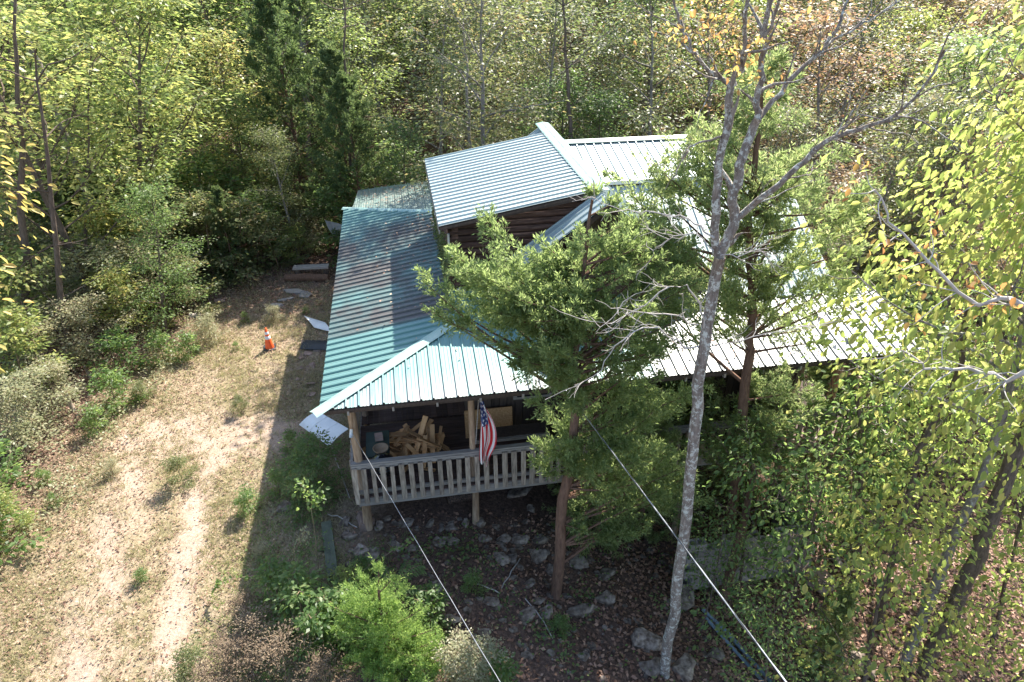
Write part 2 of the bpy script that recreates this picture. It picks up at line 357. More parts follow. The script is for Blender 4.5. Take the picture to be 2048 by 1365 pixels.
def cedar_env(seed, base, trunk_pts, blobs, tips, mname, n_t, ns=22, nn=40, needle=.08, trunk_r=.12):
    """cedar whose plume-shaped branches reach into given lobes of its crown (world coordinates)"""
    rg = np.random.default_rng(seed); base = np.array(base); wb = MB(); T = np.array(dens([p-base for p in trunk_pts], 5, .015, rg)); wb.tube(T, list(np.linspace(trunk_r, .02, len(T))), 9)
    tg = [np.array(t)-base for t in tips]; tot = sum(b_[2] for b_ in blobs)
    for c_, r_, w_ in blobs:
        for _ in range(int(n_t*w_/tot)):
            d = unit(rg.normal(0, 1, 3))*rg.uniform(.25, 1)**.5; tg.append(np.array(c_)-base+d*np.array(r_))
    A = []; B = []
    for t in tg:
        hd = np.hypot(T[:, 0]-t[0], T[:, 1]-t[1]); want = t[2]-hd*rg.uniform(.2, .8)-.15; k = int(np.argmin(np.abs(T[:, 2]-want))); k = max(k, 2); p = T[k]; v_ = t-p; l_ = np.linalg.norm(v_)
        mid = p+v_*.5+np.array([0, 0, -.08*l_])+rg.normal(0, .06, 3)*l_; ss = np.linspace(0, 1, 9)[:, None]; Lm = (1-ss)**2*p+2*ss*(1-ss)*mid+ss**2*t
        if rg.uniform() < .45: wb.tube(Lm, list(np.linspace(min(.04, .012+.012*l_), .004, 9)), 4, False)
        pl = min(l_*.8, rg.uniform(.5, 1.15)); seg = l_
        for j in range(ns):
            q = rg.uniform(0, 1); tt = 8*(1-pl/seg*(1-q)); a = min(int(tt), 7); o = Lm[a]+(Lm[a+1]-Lm[a])*(tt-a); ax = unit(Lm[8]-Lm[5])
            sd = rg.normal(0, 1, 3); sd -= ax*(sd@ax); sd = unit(sd); A.append(o); B.append(o+(ax*.7+sd*.85+[0, 0, .1])*(.05+.34*(1-q)**.8*min(1, .3+q*2.2))*rg.uniform(.45, 1.35))
        for _ in range(3): A.append(Lm[6]); B.append(t+rg.normal(0, .03, 3))
    A = np.array(A); B = np.array(B); m = len(A); t = rg.uniform(0, 1.08, (m, nn)); C = A[:, None]+(B-A)[:, None]*t[..., None]
    ax = unit(B-A)[:, None]; side = rg.normal(0, 1, (m, nn, 3)); side -= ax*(side*ax).sum(-1, keepdims=True); side = unit(side)
    C = C+side*(.028*(1-t)+.008)[..., None]*rg.uniform(0, 1.2, (m, nn, 1)); D = (ax*.85+side*.7+rg.normal(0, .22, (m, nn, 3))).reshape(-1, 3); C = C.reshape(-1, 3); ln = needle*rg.uniform(.5, 1.3, len(C))
    return wb.mesh('trunk', BARKR, True), leaves('crown', C, D, rg.normal(0, 1, (len(C), 3)), ln, ln*.27*rg.uniform(.7, 1.3, len(C)), LM[mname], .15)
def place(name, label, cat, me, x, y, s=1., rz=0., group=None, z=None, tilt=(0, 0), sz=None, parts=('trunk', 'crown')):
    o = thing(name, label, cat, (x, y, G(x, y) if z is None else z), 0, group)
    o.rotation_euler = (tilt[0], tilt[1], rz); o.scale = (s, s, sz or s)
    for n_, m_ in zip(parts, me): link(n_, m_, o)
    return o

# =================================================================== GROUND
def axis(lo, hi, step, outer, n):
    a = np.arange(lo, hi+step/2, step); g = np.linspace(0, 1, n+1)[1:]**2.2
    return np.concatenate([(lo-(lo-outer[0])*g)[::-1], a, hi+(outer[1]-hi)*g])
xs = axis(-14, 14, .13, (-190, 190), 26); ys = axis(2, 25, .13, (-60, 330), 26)
XX, YY = np.meshgrid(xs, ys); ZZ = gz(XX, YY)
nx, ny = len(xs), len(ys); idx = np.arange(nx*ny).reshape(ny, nx)
F = np.stack([idx[:-1, :-1], idx[:-1, 1:], idx[1:, 1:], idx[1:, :-1]], -1).reshape(-1, 4)
gm = bpy.data.meshes.new('ground'); gm.vertices.add(nx*ny); gm.vertices.foreach_set('co', np.stack([XX, YY, ZZ], -1).astype(np.float32).ravel())
gm.loops.add(F.size); gm.loops.foreach_set('vertex_index', F.ravel().astype(np.int32)); gm.polygons.add(len(F)); gm.polygons.foreach_set('loop_start', (np.arange(len(F))*4).astype(np.int32))
gm.update(calc_edges=True); gm.polygons.foreach_set('use_smooth', [True]*len(F))
def segd(X, Y, pts):
    d = np.full(X.shape, 1e9)
    for (x0, y0), (x1, y1) in zip(pts[:-1], pts[1:]):
        dx, dy = x1-x0, y1-y0; t = np.clip(((X-x0)*dx+(Y-y0)*dy)/(dx*dx+dy*dy), 0, 1); d = np.minimum(d, np.hypot(X-x0-t*dx, Y-y0-t*dy))
    return d
track = [tuple(atg(*p)[:2]) for p in [(330, 1420), (345, 1250), (385, 1060), (400, 950), (480, 885), (580, 850)]]
track2 = [tuple(atg(*p)[:2]) for p in [(150, 1400), (205, 1180), (235, 1050), (265, 930), (330, 860), (470, 850)]]
CLEAR = lambda X, Y: sm(-X, 2.2, 4.6)*(1-sm(-X, 9.5+(Y-12)*.0, 12))*(1-sm(Y, 17, 25))
def bare(X, Y):
    a = np.maximum((1-sm(segd(X, Y, track), .05, .5)), .7*(1-sm(segd(X, Y, track2), .0, .9)))
    patch = .9*(1-sm(segd(X, Y, [tuple(atg(290, 870)[:2]), tuple(atg(540, 870)[:2])]), .3, 1.3))
    q = lump(X, Y, 2.6, 2)+.7*lump(X, Y, 7.3, 6)
    return np.clip(np.maximum(a*1.15, patch)*(.85+.35*q)+.13*q, 0, 1)
att = gm.attributes.new('bare', 'FLOAT', 'POINT'); att.data.foreach_set('value', bare(XX, YY).ravel().astype(np.float32))
att = gm.attributes.new('open', 'FLOAT', 'POINT'); att.data.foreach_set('value', CLEAR(XX, YY).ravel().astype(np.float32))
m, n, b = mat('ground_soil_and_straw'); v = coords(n)
f1 = noise(n, v, 14, 10, .75); f2 = noise(n, v, 1.3, 5); f3 = noise(n, v, 60, 6, .7)
straw = ramp(n, f1, [(.3, (.13, .1, .05)), (.5, (.36, .28, .19)), (.7, (.58, .48, .35))])
grn = ramp(n, f1, [(.3, (.1, .09, .04)), (.7, (.34, .3, .15))]); straw = mixc(n, ramp(n, f2, [(.42, (0,)*3), (.62, (.7,)*3)]), straw, grn)
dirt = ramp(n, f1, [(.3, (.33, .23, .17)), (.55, (.48, .37, .29)), (.75, (.62, .5, .41))])
lit = ramp(n, f1, [(.32, (.05, .035, .03)), (.5, (.14, .09, .07)), (.68, (.3, .19, .14))])
ab = N(n, 'Attribute', attribute_name='bare'); ao = N(n, 'Attribute', attribute_name='open')
c = mixc(n, ab.outputs['Fac'], straw, dirt); c = mixc(n, ao.outputs['Fac'], lit, c)
c = mixc(n, .6, c, ramp(n, f3, [(.35, (.3,)*3), (.65, (1.,)*3)]), 'MULTIPLY')
n.links.new(c, b.inputs['Base Color']); b.inputs['Roughness'].default_value = .95; b.inputs['Specular IOR Level'].default_value = .1
bump(n, b, f1, .9, .04); gm.materials.append(m)
go = link('ground', gm); go['kind'] = 'structure'; go['label'] = 'straw and leaf covered clearing with bare dirt tracks, falling to the right'

# =================================================================== HOUSE
house = thing('log_cabin', 'log cabin with green ribbed metal roofs and a covered porch with picket railing', 'house', tuple(HA), TH)
EZ = 3.6; SL, SF = .17, .225; VW = 2.05; UW = 2.66; UMAX = 12.35; VMAX = 10.73
def clip(poly, ax, lim, keep_gt):
    out = []
    for i in range(len(poly)):
        p, q = poly[i], poly[(i+1) % len(poly)]; a, c_ = p[ax]-lim, q[ax]-lim
        if not keep_gt: a, c_ = -a, -c_
        if a >= 0: out.append(p)
        if (a > 0 > c_) or (a < 0 < c_):
            t = a/(a-c_); out.append((p[0]+(q[0]-p[0])*t, p[1]+(q[1]-p[1])*t))
    return out
def roof(poly, zf, ax, material, label=None, start=0., pw=.9144, material_fn=None, th=.05, rib=.036):
    """one roof plane: sheathing (part) with ribbed panels (sub-parts). ax = axis across the ribs"""
    sh = MB(); k = len(poly); vs = [(p[0], p[1], zf(*p)-.03) for p in poly]+[(p[0], p[1], zf(*p)-.03-th) for p in poly]
    sh.add(vs, [tuple(range(k)), tuple(range(k, 2*k))[::-1]]+[(i, i+k, (i+1) % k+k, (i+1) % k) for i in range(k)])
    r = sh.obj('roof', DARKW, house)
    if label: r['label'] = label
    lo = min(p[ax] for p in poly); hi = max(p[ax] for p in poly); s = start+math.floor((lo-start)/pw)*pw; j = 0
    while s < hi:
        prof = []
        for q in range(4):
            c0 = s+q*pw/4
            prof += [(c0, 0), (c0+.012, rib), (c0+.034, rib), (c0+.046, 0), (c0+.09, 0), (c0+.1, .005), (c0+.115, .005), (c0+.125, 0), (c0+.16, 0), (c0+.17, .005), (c0+.185, .005), (c0+.195, 0)]
        prof.append((s+pw, 0)); mb = MB(); dz = .0015*(j % 2)+random.uniform(0, .003)
        for (a, ha), (b_, hb) in zip(prof[:-1], prof[1:]):
            if b_ <= lo or a >= hi: continue
            q = clip(clip(poly, ax, a, True), ax, b_, False)
            if len(q) < 3: continue
            mb.add([(p[0], p[1], zf(*p)+dz+ha+(hb-ha)*(p[ax]-a)/(b_-a)) for p in q], [tuple(range(len(q)))])
        if mb.n:
            mm = material_fn(s+pw/2) if material_fn else material
            mb.obj('roof_panel', mm, r)
        s += pw; j += 1
    return r
zL = lambda u, v: EZ+SL*u
zF = lambda u, v: EZ+SF*v
hipP = (UW, UW*SL/SF)
# left porch plane, hip in front at unequal pitch, hip behind
hb = hp(862, 437, 4.05); 
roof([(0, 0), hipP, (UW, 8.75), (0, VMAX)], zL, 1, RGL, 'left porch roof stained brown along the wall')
roof([(0, 0), (UMAX, 0), (UMAX, VW), (9.1, VW), (9.1, 3.06), (UW, 3.06), hipP], zF, 0, RG, 'front porch roof', material_fn=lambda s: GLARE if s > 6.6 else RG)
# rear plane beyond the back hip
r0 = np.array([.0, VMAX]); r1 = (UW, 8.75)
zR = lambda u, v: EZ+SL*UW-(v-8.75)*.10-(UW-u)*.115
roof([(.25, 10.55), (UW, 8.78), (UW+.7, 12.9), (.35, 13.3)], zR, 0, RGD, 'rear lean-to roof strewn with leaves')
# ridge cap pieces
def cap(p, q, w_=.16, m_=CAP, drop=.035):
    p, q = Vector(p), Vector(q); d = (q-p).normalized(); x = d.cross(Vector((0, 0, 1))).normalized(); L_ = (q-p).length; nseg = max(1, int(L_/3)); 
    for i in range(nseg):
        a = p+d*(L_*i/nseg); b_ = p+d*(L_*(i+1)/nseg+.03); h = Vector((0, 0, .004*i)); mb = MB(); up = Vector((0, 0, 1))
        ring = lambda c_: [c_-x*w_-up*drop, c_-x*(w_-.03)-up*(drop-.018), c_-x*.05, c_+up*.02, c_+x*.05, c_+x*(w_-.03)-up*(drop-.018), c_+x*w_-up*drop]
        mb.add([v_+h for v_ in ring(a)]+[v_+h for v_ in ring(b_)], [(k, k+1, k+8, k+7) for k in range(6)]); mb.obj('ridge_cap', m_, house)
cap((-.1, -.1, EZ+.03), (hipP[0], hipP[1], EZ+SL*UW+.05), .125)
cap((-.02, VMAX+.02, EZ+.03), (UW, 8.75, EZ+SL*UW+.04), .1)
# main roof: steep gable, ridge along v
RU, RZ, SM = 5.93, 6.40, .72; VF, VB = 2.2, 8.75
zML = lambda u, v: RZ-(RU-u)*SM
zMR = lambda u, v: RZ-(u-RU)*SM
roof([(3.95, VF), (RU, VF), (RU, 2.93), (3.95, 2.93)], zML, 1, RGU, 'steep left slope in front of the dormer', start=VF)
roof([(2.72, 7.8), (RU, 7.8), (RU, VB), (2.72, VB)], zML, 1, RGU, 'steep left slope behind the dormer', start=7.8)
roof([(RU, VF), (8.6, VF), (6.7, 5.0), (RU, 7.05), ], zMR, 1, RGU, 'steep right slope')
roof([(RU, 7.05), (6.7, 9), (RU, VB)], zMR, 1, RGU)
# dormer shed roof
DE = (2.52, 2.93, 7.80); zD = lambda u, v: RZ+.03-(RU-u)*.172
roof([(DE[0], DE[1]), (RU, DE[1]), (RU, DE[2]), (DE[0], DE[2])], zD, 1, RGU, 'wide low dormer roof')
cap((RU, 2.85, RZ+.07), (RU, VB+.05, RZ+.07), .2)
# right wing upper and lower slopes
zC = lambda u, v: 6.36-(7.0-v)*.24
roof([(6.0, 7.0), (6.62, 5.02), (9.75, 5.02), (9.75, 7.0)], zC, 0, RGU, 'upper slope of the right wing')
zC2 = lambda u, v: 5.78-(5.0-v)*.56
roof([(6.75, 5.0), (9.2, 1.95), (11.4, 1.95), (11.4, 5.0)], zC2, 0, RGU, 'lower slope of the right wing')
roof([(6.0, 7.0), (9.75, 7.0), (9.75, 10), (6.6, 10)], lambda u, v: 6.36-(v-7)*.5, 0, RGU)
cap((6.15, 7.0, 6.41), (9.8, 7.0, 6.41), .17)
MB().box((8.25, 5.0, 5.88), (3.0, .06, .09)).obj('flashing', GUT, house)
# fascia and rake trim
MB().beam((.08, .09, EZ-.12), (UMAX-.05, .09, EZ-.12), .03, .1).obj('fascia', DARKW, house)
MB().beam((.08, .1, EZ-.1), (.08, VMAX-.1, EZ-.1), .03, .1).obj('fascia', WOODH, house)
MB().beam((DE[0], 2.95, zD(DE[0], 0)-.06), (RU, 2.95, RZ-.07), .03, .07).obj('rake_board', DARKW, house)
MB().beam((DE[0]+.01, 2.93, zD(DE[0], 0)-.1), (DE[0]+.01, 7.8, zD(DE[0], 0)-.1), .03, .12).obj('fascia', WOODH, house)
for s_ in (-1, 1): MB().beam((RU, VF, RZ-.1), (RU+s_*(1.95 if s_ < 0 else 3.2), VF, RZ-.1-(1.95 if s_ < 0 else 3.2)*SM), .03, .08).obj('rake_board', DARKW, house)
# porch rafters ends and hanging hooks
for i in range(15): MB().box((.5+i*.82, .17, EZ-.14), (.04, .3, .1)).obj('rafter_end', WOODH, house)
# walls
def wallbox(c, d, m_=DARKW): return MB().box(c, d).obj('wall', m_, house)
wd = wallbox(((2.95+11.3)/2, 5.3, 2.4), (8.25, 6.2, 3.3))
MB().add([(4.0, 2.5, 4.05), (8.9, 2.5, 4.05), (RU, 2.5, RZ-.14), (4.0, 2.62, 4.05), (8.9, 2.62, 4.05), (RU, 2.62, RZ-.14)], [(0, 1, 2), (5, 4, 3), (0, 2, 5, 3), (1, 4, 5, 2), (0, 3, 4, 1)]).obj('gable_wall', DARKW, house)
dw = MB().add([(2.86, 3.24, 4.0), (5.8, 3.24, 4.0), (5.8, 3.24, 6.26), (2.86, 3.24, 5.74), (2.86, 7.6, 4.), (5.8, 7.6, 4.), (5.8, 7.6, 6.26), (2.86, 7.6, 5.74)],
              [(0, 1, 2, 3), (7, 6, 5, 4), (0, 3, 7, 4), (1, 5, 6, 2), (3, 2, 6, 7)]).obj('dormer_wall', DARKW, house)
z = 4.05; i = 0
while z < 6.2:   # stacked logs of the dormer front and side
    h_ = .155; uu = 2.78; 
    ue = RU-.02
    us = uu if z < zD(uu, 0)-.12 else RU-(RZ-.1-z)/.172
    if us < ue-.2:
        MB().tube([(us-.06, 3.19, z), (ue, 3.19, z)], [h_*.53]*2, 8).obj('log', LOG, dw, True)
    if z < 5.65: MB().tube([(2.86, 3.12, z+.06), (2.86, 7.7, z+.06)], [h_*.53]*2, 8).obj('log', LOG, dw, True)
    z += h_; i += 1
# porch wall boards (vertical) behind front porch
for i in range(46):
    u0 = 3.0+i*.18-.18*0
    MB().box((u0, 2.17, 2.45), (.165, .04, 2.8), None, .002).obj('wall_board', DARKW, wd)
for i in range(11): MB().box((2.92, 2.3+i*.18, 2.45), (.04, .165, 2.8)).obj('wall_board', DARKW, wd)
# windows of the front porch wall
for u0 in (4.4, 8.2):
    wf = MB().box((u0, 2.13, 2.4), (.9, .06, 1.1)).obj('window', WOODH, house); MB().box((u0, 2.09, 2.4), (.74, .02, .94)).obj('pane', BLACKG, wf)
# deck
ZD = 1.05
dk = MB().box((6.15, .36, ZD-.13), (11.5, .045, .2), None).obj('deck', WOODH, house)
MB().box((.4, 5.3, ZD-.13), (.045, 9.8, .2)).obj('rim_board', WOODH, dk)
for i in range(17):
    MB().box((6.15, .42+i*.142, ZD-.02), (11.5, .135, .034), None, .002).obj('plank', DECK, dk)
for i in range(18):
    MB().box((.42+i*.138+.06, 6.9, ZD-.02), (.13, 8.1, .034), None, .002).obj('plank', DECK, dk)
for i in range(9): MB().box((.9+i*1.3, 1.5, ZD-.14), (.05, 2.2, .18)).obj('joist', DARKW, dk)
# posts
def post(u, v, z0, z1, r, lean=0): MB().tube([(u, v, z0), (u+lean*.3, v, z0+(z1-z0)*.35), (u+lean, v, z1)], [r*1.1, r, r*.93], 10).obj('post', POSTW, house, True)
pu = [.5, 2.82, 5.2, 7.6, 9.9, 12.05]
for k_, u0 in enumerate(pu):
    post(u0, .5, ZD, EZ-.06, .085 if k_ == 0 else .07)
    P = W(u0, .45, 0); post(u0, .46, G(P[0], P[1])-.1, ZD-.23, .08 if k_ else .1, .02)
for v0 in (3.2, 6., 8.8): post(.5, v0, ZD, EZ-.06, .075); post(.5, v0, -.2, ZD-.23, .08)
post(12.05, 2.0, -1.6, EZ+.3, .11)
MB().beam((.5, .5, EZ-.13), (12.1, .5, EZ-.13), .09, .13).obj('beam', DARKW, house)
# railing: round topped rails, split-face pickets
rl = MB().beam((.36, .37, ZD+.80), (12.1, .37, ZD+.80), .05, .09, jit=.004).obj('railing', WOODH, house)
MB().beam((.36, .40, ZD+.1), (12.1, .40, ZD+.1), .045, .09, jit=.004).obj('bottom_rail', WOODH, rl)
MB().beam((.36, .42, ZD+.86), (12.1, .42, ZD+.86), .11, .035, jit=.003).obj('top_rail', WOODH, rl)
u0 = .40
while u0 < 12.0:
    hh = .93+random.uniform(-.03, .02); a = random.uniform(-.012, .012); wz = .095+random.uniform(-.012, .014)
    MB().beam((u0+a, .315, ZD-.13), (u0-a, .312, ZD-.13+hh), .05, wz, up=(1, 0, 0), jit=.006).obj('picket', WOOD, rl); u0 += .19+random.uniform(-.008, .008)
v0 = .6
while v0 < 9.5:
    MB().beam((.33, v0, ZD-.1), (.33, v0, ZD+.82), .05, .09, up=(0, 1, 0), jit=.006).obj('picket', WOOD, rl); v0 += .21
MB().beam((.36, .4, ZD+.80), (.36, 9.6, ZD+.80), .05, .09).obj('side_rail', WOODH, rl)
# gutter downspout and lamp on dormer corner
MB().tube([(2.72, 3.05, 5.62), (2.72, 3.05, 5.2), (2.86, 3.05, 5.05), (2.9, 3.05, 4.75)], [.025]*4, 8).obj('downspout', GUT, house, True)
lamp = MB().lathe([(.02, .1), (.1, .05), (.11, 0), (.07, -.03)], (2.93, 3.0, 4.28), 12).obj('wall_lamp', GREYM, house, True)
# steps at the right end with stringers
st = MB().beam((12.3, 1.2, ZD+.75), (13.6, -.4, ZD-.4), .05, .12).obj('stair_rail', WOODH, house)
for i in range(5): MB().box((12.5+i*.25, 1.0, ZD-.12-i*.19), (.26, .9, .04)).obj('step', WOODH, house)
for i in range(6): MB().box((12.35, .6+i*.2, ZD+.4), (.05, .08, .85)).obj('picket', WOOD, rl)
# concrete footing stone under the middle post
def rock(name, P, sx, sy, sz, m_, seed, label, group, rz=None, cat='stone', sub=2, ang=.3, tilt=.12, sink=.25):
    rg = np.random.default_rng(seed); bm = bmesh.new(); bmesh.ops.create_icosphere(bm, subdivisions=sub, radius=1)
    pl = [(unit(rg.normal(0, 1, 3)*np.array([1, 1, .45])), rg.uniform(.42, .85)) for _ in range(16)]
    for v_ in bm.verts:
        p = np.array(v_.co)
        for n_, d_ in pl:
            t = p@n_
            if t > d_: p = p-n_*(t-d_)
        p = p+.1*np.array([math.sin(p[1]*3.1+seed), math.sin(p[0]*2.7+seed*1.7), math.sin(p[0]*4+p[1]*3+seed)])*[1, 1, .5]
        p[2] = np.clip(p[2], -.6, .55+.1*p[0]); p += rg.normal(0, .035, 3); v_.co = p*np.array([sx, sy, sz])
    me = bpy.data.meshes.new(name); bm.to_mesh(me); bm.free(); me.materials.append(m_)
    o = link(name, me, None, (P[0], P[1], P[2]+sz*(.6-sink)), (rg.normal(0, tilt), rg.normal(0, tilt), rg.uniform(0, 6.28) if rz is None else rz))
    return tag(o, label, cat, group)
def rk(px, py, wpx, hpx, label, group='stones below the porch', m_=STONE, thick=.085, seed=None, rz=None, name='stone', zoff=0, **k):
    P = atg(px, py); d = np.linalg.norm(P-np.array([0, 0, CAM_H])); sx = wpx/2/FPX*d*1.05; dep = abs(ray(px, py)[2])/np.linalg.norm(ray(px, py)); sy = hpx/2/FPX*d/max(dep, .45)
    P = P+np.array([0, 0, zoff])
    return rock(name, P, sx, max(sy*.85, .05), thick, m_, seed or int(px*7+py), label, group, rz=TH+random.uniform(-.25, .25) if rz is None else rz, **k)
rk(728, 1045, 42, 50, 'round upright pinkish boulder at the foot of the corner post', m_=STONER, thick=.2, rz=.2)
rk(958, 1050, 34, 30, 'squared footing stone carrying the middle porch post', thick=.14, rz=TH)
rk(1040, 995, 70, 42, 'large flat slab propped under the porch edge', thick=.09, tilt=.25, zoff=.12)
rk(1062, 1020, 24, 30, 'tall narrow stone holding up the large slab')
rk(930, 1050, 22, 26, 'left neighbour of the squared footing stone'); rk(905, 1058, 30, 24, 'wide stone in the row left of the footing stone')
rk(882, 1060, 22, 34, 'narrow leaning stone in the row left of the footing stone'); rk(815, 1048, 42, 26, 'flat wide stone below the railing, in the middle of the row')
rk(775, 1040, 26, 18, 'small rounded stone right of the boulder'); rk(760, 1055, 20, 30, 'square stone just right of the round boulder')
for i, (a, b_, c_, d_) in enumerate([(795, 1097, 30, 24), (825, 1100, 26, 26), (880, 1088, 30, 26), (905, 1082, 34, 26), (970, 1080, 38, 24), (1005, 1082, 34, 24), (1038, 1082, 46, 24), (1075, 1085, 40, 20), (1000, 1115, 36, 32), (1022, 1120, 26, 34), (1075, 1115, 52, 40), (1100, 1140, 30, 30), (985, 1205, 36, 26), (1060, 1170, 30, 26), (1055, 1230, 40, 44), (1090, 1225, 36, 50), (1075, 1205, 30, 24), (905, 1240, 34, 30), (970, 1270, 30, 20), (870, 1175, 34, 36), (720, 1105, 40, 34), (700, 1075, 34, 26), (690, 1045, 30, 30), (745, 1110, 44, 60), (1150, 1120, 60, 40), (1210, 1150, 50, 40), (860, 1050, 20, 20)]):
    rk(a, b_, c_*1.15, d_*1.1, 'grey broken ledge stone among the rubble below the porch', 'broken ledge stones below the porch')
rk(1290, 1290, 95, 70, 'pale limestone boulder left of the foot of the lichen covered trunk', 'outcrop', thick=.3)
rk(1165, 1225, 80, 40, 'white edged rock ledge right of the cedar trunk', 'outcrop', thick=.18)
rk(1210, 1200, 60, 36, 'grey ledge rock above the pale limestone boulder', 'outcrop', thick=.16)
rk(1360, 1200, 70, 60, 'pitted grey outcrop behind the lichen covered trunk', 'outcrop', thick=.3)
rk(1365, 1340, 60, 60, 'low grey rock right of the lichen covered trunk at the picture edge', 'outcrop', thick=.2)
rk(1430, 1310, 50, 34, 'small grey rock half buried in brown leaves beside the pipes', 'outcrop', thick=.12)
rk(1300, 1340, 60, 50, 'darker rock just below the pale limestone boulder', 'outcrop', thick=.2)
rk(1640, 1170, 60, 90, 'sunlit reddish boulder at the right end of the block wall', 'outcrop', m_=STONER, thick=.25)
rk(1720, 1320, 70, 60, 'rock in the leaves below the saplings', 'outcrop')
# stones along the left side of the house
for i, (a, b_, c_, d_) in enumerate([(622, 735, 26, 30), (605, 715, 24, 18), (628, 768, 30, 12), (600, 738, 22, 14), (618, 708, 22, 14), (607, 690, 20, 14), (635, 700, 18, 14), (625, 790, 22, 14), (595, 760, 16, 10)]):
    rk(a, b_, c_*1.1, d_*1.1, ['red flat stone lying broadest in the shade by the left eave', 'reddish flagstone in the strip of shade beside the house'][min(i, 1)], 'flagstones beside the house', m_=STONER, thick=.05)
for i, (a, b_, c_, d_) in enumerate([(590, 585, 50, 12), (575, 600, 40, 10), (612, 592, 36, 12), (555, 612, 30, 8)]):
    rk(a, b_, c_*1.2, d_*1.3, 'pale slab in the heap at the back of the clearing', 'pale slabs at the back of the clearing', m_=BLOCK, thick=.07)
rk(390, 632, 36, 10, 'pale stone at the edge of the bushes', 'edge', m_=BLOCK, thick=.1); rk(570, 1015, 44, 30, 'grey rock at the shade edge left of the porch', 'edge', thick=.12)
rk(440, 605, 26, 10, 'small stone behind the cone near the bushes', 'edge', m_=STONER, thick=.1)

# =================================================================== BLOCK WALL
bw = thing('block_wall', 'low wall of hollow concrete blocks standing in the leaves right of the bare tree', 'wall', tuple(W(7.35, -1.05, 0)), TH)
def blockmesh():
    mb = MB(); l, d, h = .395, .195, .19; t = .032
    for c_, s_ in (((0, -d/2+t/2, 0), (l, t, h)), ((0, d/2-t/2, 0), (l, t, h)), ((-l/2+t/2, 0, 0), (t, d-2*t, h)), ((l/2-t/2, 0, 0), (t, d-2*t, h)), ((0, 0, 0), (t, d-2*t, h))): mb.box(c_, s_)
    return mb.mesh('concrete_block', BLOCK)
bme = blockmesh()
for r_ in range(7):
    for c_ in range(7):
        x = c_*.405+(.2 if r_ % 2 else 0)
        if r_ == 6 and c_ in (1, 4): continue
        link('concrete_block', bme, bw, (x, random.uniform(-.008, .008), -1.32+r_*.203), (0, 0, random.uniform(-.02, .02)))
for c_ in range(4):
    for r_ in range(6): link('concrete_block', bme, bw, (2.8+(.0 if r_ % 2 else .1), .3+c_*.405, -1.32+r_*.203), (0, 0, math.pi/2))

# =================================================================== PORCH CONTENTS
def inH(o, u, v, z, rz=0): P = W(u, v, z); o.location = tuple(P); o.rotation_euler = (0, 0, TH+rz); return o
rg = np.random.default_rng(11)
def board(u, v, z, l, w_, az, el, label, roll=0):
    o = MB().box((0, 0, 0), (w_, l, .025), None, .002).obj('board', FRESH)
    o.location = tuple(W(u, v, z)); o.rotation_euler = (el, roll, TH+az); return tag(o, label, 'board', 'scrap boards piled on the porch')
board(1.75, 1.5, 1.52, 1.0, .12, -.5, .75, 'long sawn board leaning steeply across the middle of the scrap pile')
board(2.02, 1.35, 1.45, .85, .11, -.08, .72, 'wide pale board leaning upright at the right of the scrap pile')
board(1.83, 1.2, 1.38, .7, .1, -.2, .75, 'tapered board offcut leaning in front of the scrap pile')
board(1.3, 1.6, 1.42, .9, .1, 1.5, .05, 'long flat board sticking out left from the scrap pile')
for i in range(60):
    d = rg.uniform(0, 1)
    board(1.62+rg.normal(0, .36), 1.6+rg.normal(0, .2), ZD+.06+.5*(1-d)*rg.uniform(.3, 1), rg.uniform(.35, .85), rg.uniform(.06, .13), rg.uniform(-1.6, 1.6), rg.uniform(-.15, .6), 'short sawn offcut in the heap of scrap boards', rg.uniform(-.3, .3))
for u0, v0 in ((1.05, 1.2), (1.4, 1.05), (1.9, .95), (1.15, 1.5)): board(u0, v0, ZD+.03, .28, .08, rg.uniform(-1.5, 1.5), 0, 'small offcut lying alone on the deck before the scrap heap')
# green table with bowl and block
P = hp(752, 855, ZD+.5); t = thing('side_table', 'dark green side table standing behind the corner post', 'table', tuple(W(.85, 1.35, ZD)), TH)
MB().box((0, 0, .55), (.5, .85, .03)).obj('tabletop', TABLE, t)
for a in (-.2, .2):
    for b_ in (-.37, .37): MB().tube([(a, b_, 0), (a, b_, .535)], .018, 6).obj('leg', DARKP, t)
o = MB().lathe([(.05, 0), (.14, .02), (.17, .08), (.155, .08), (.12, .03), (.02, .02)], (0, 0, 0), 18).obj('bowl', BASK, None, True); inH(o, .92, 1.1, ZD+.567); tag(o, 'round tan bowl on the dark green side table', 'bowl')
o = MB().box((0, 0, .06), (.17, .15, .12)).obj('brick', STONER); inH(o, .88, 1.5, ZD+.566, .1); tag(o, 'single reddish block standing on the dark green side table', 'brick')
o = MB().box((0, 0, .05), (.15, .13, .1)).obj('brick', STONER); inH(o, .9, .88, ZD+.001, .3); tag(o, 'single reddish block on the deck below the tan bowl', 'brick')
# black kettle grill
t = thing('kettle_grill', 'glossy black barbecue grill behind the left end of the railing', 'grill', tuple(W(.95, .66, ZD)), TH)
MB().lathe([(.02, .38), (.16, .4), (.24, .48), (.26, .58)], (0, 0, 0), 20).obj('bowl', BLACKG, t, True)
ld = MB().lathe([(.265, .585), (.24, .68), (.15, .75), (.02, .77)], (0, 0, 0), 20).obj('lid', BLACKG, t, True); MB().tube([(-.05, 0, .77), (-.05, 0, .81), (.05, 0, .81), (.05, 0, .77)], .008, 6).obj('handle', DARKP, ld)
for a in (.3, 2.4, 4.5): MB().tube([(.12*math.cos(a), .12*math.sin(a), .42), (.24*math.cos(a), .24*math.sin(a), 0)], .012, 6).obj('leg', DARKP, t)
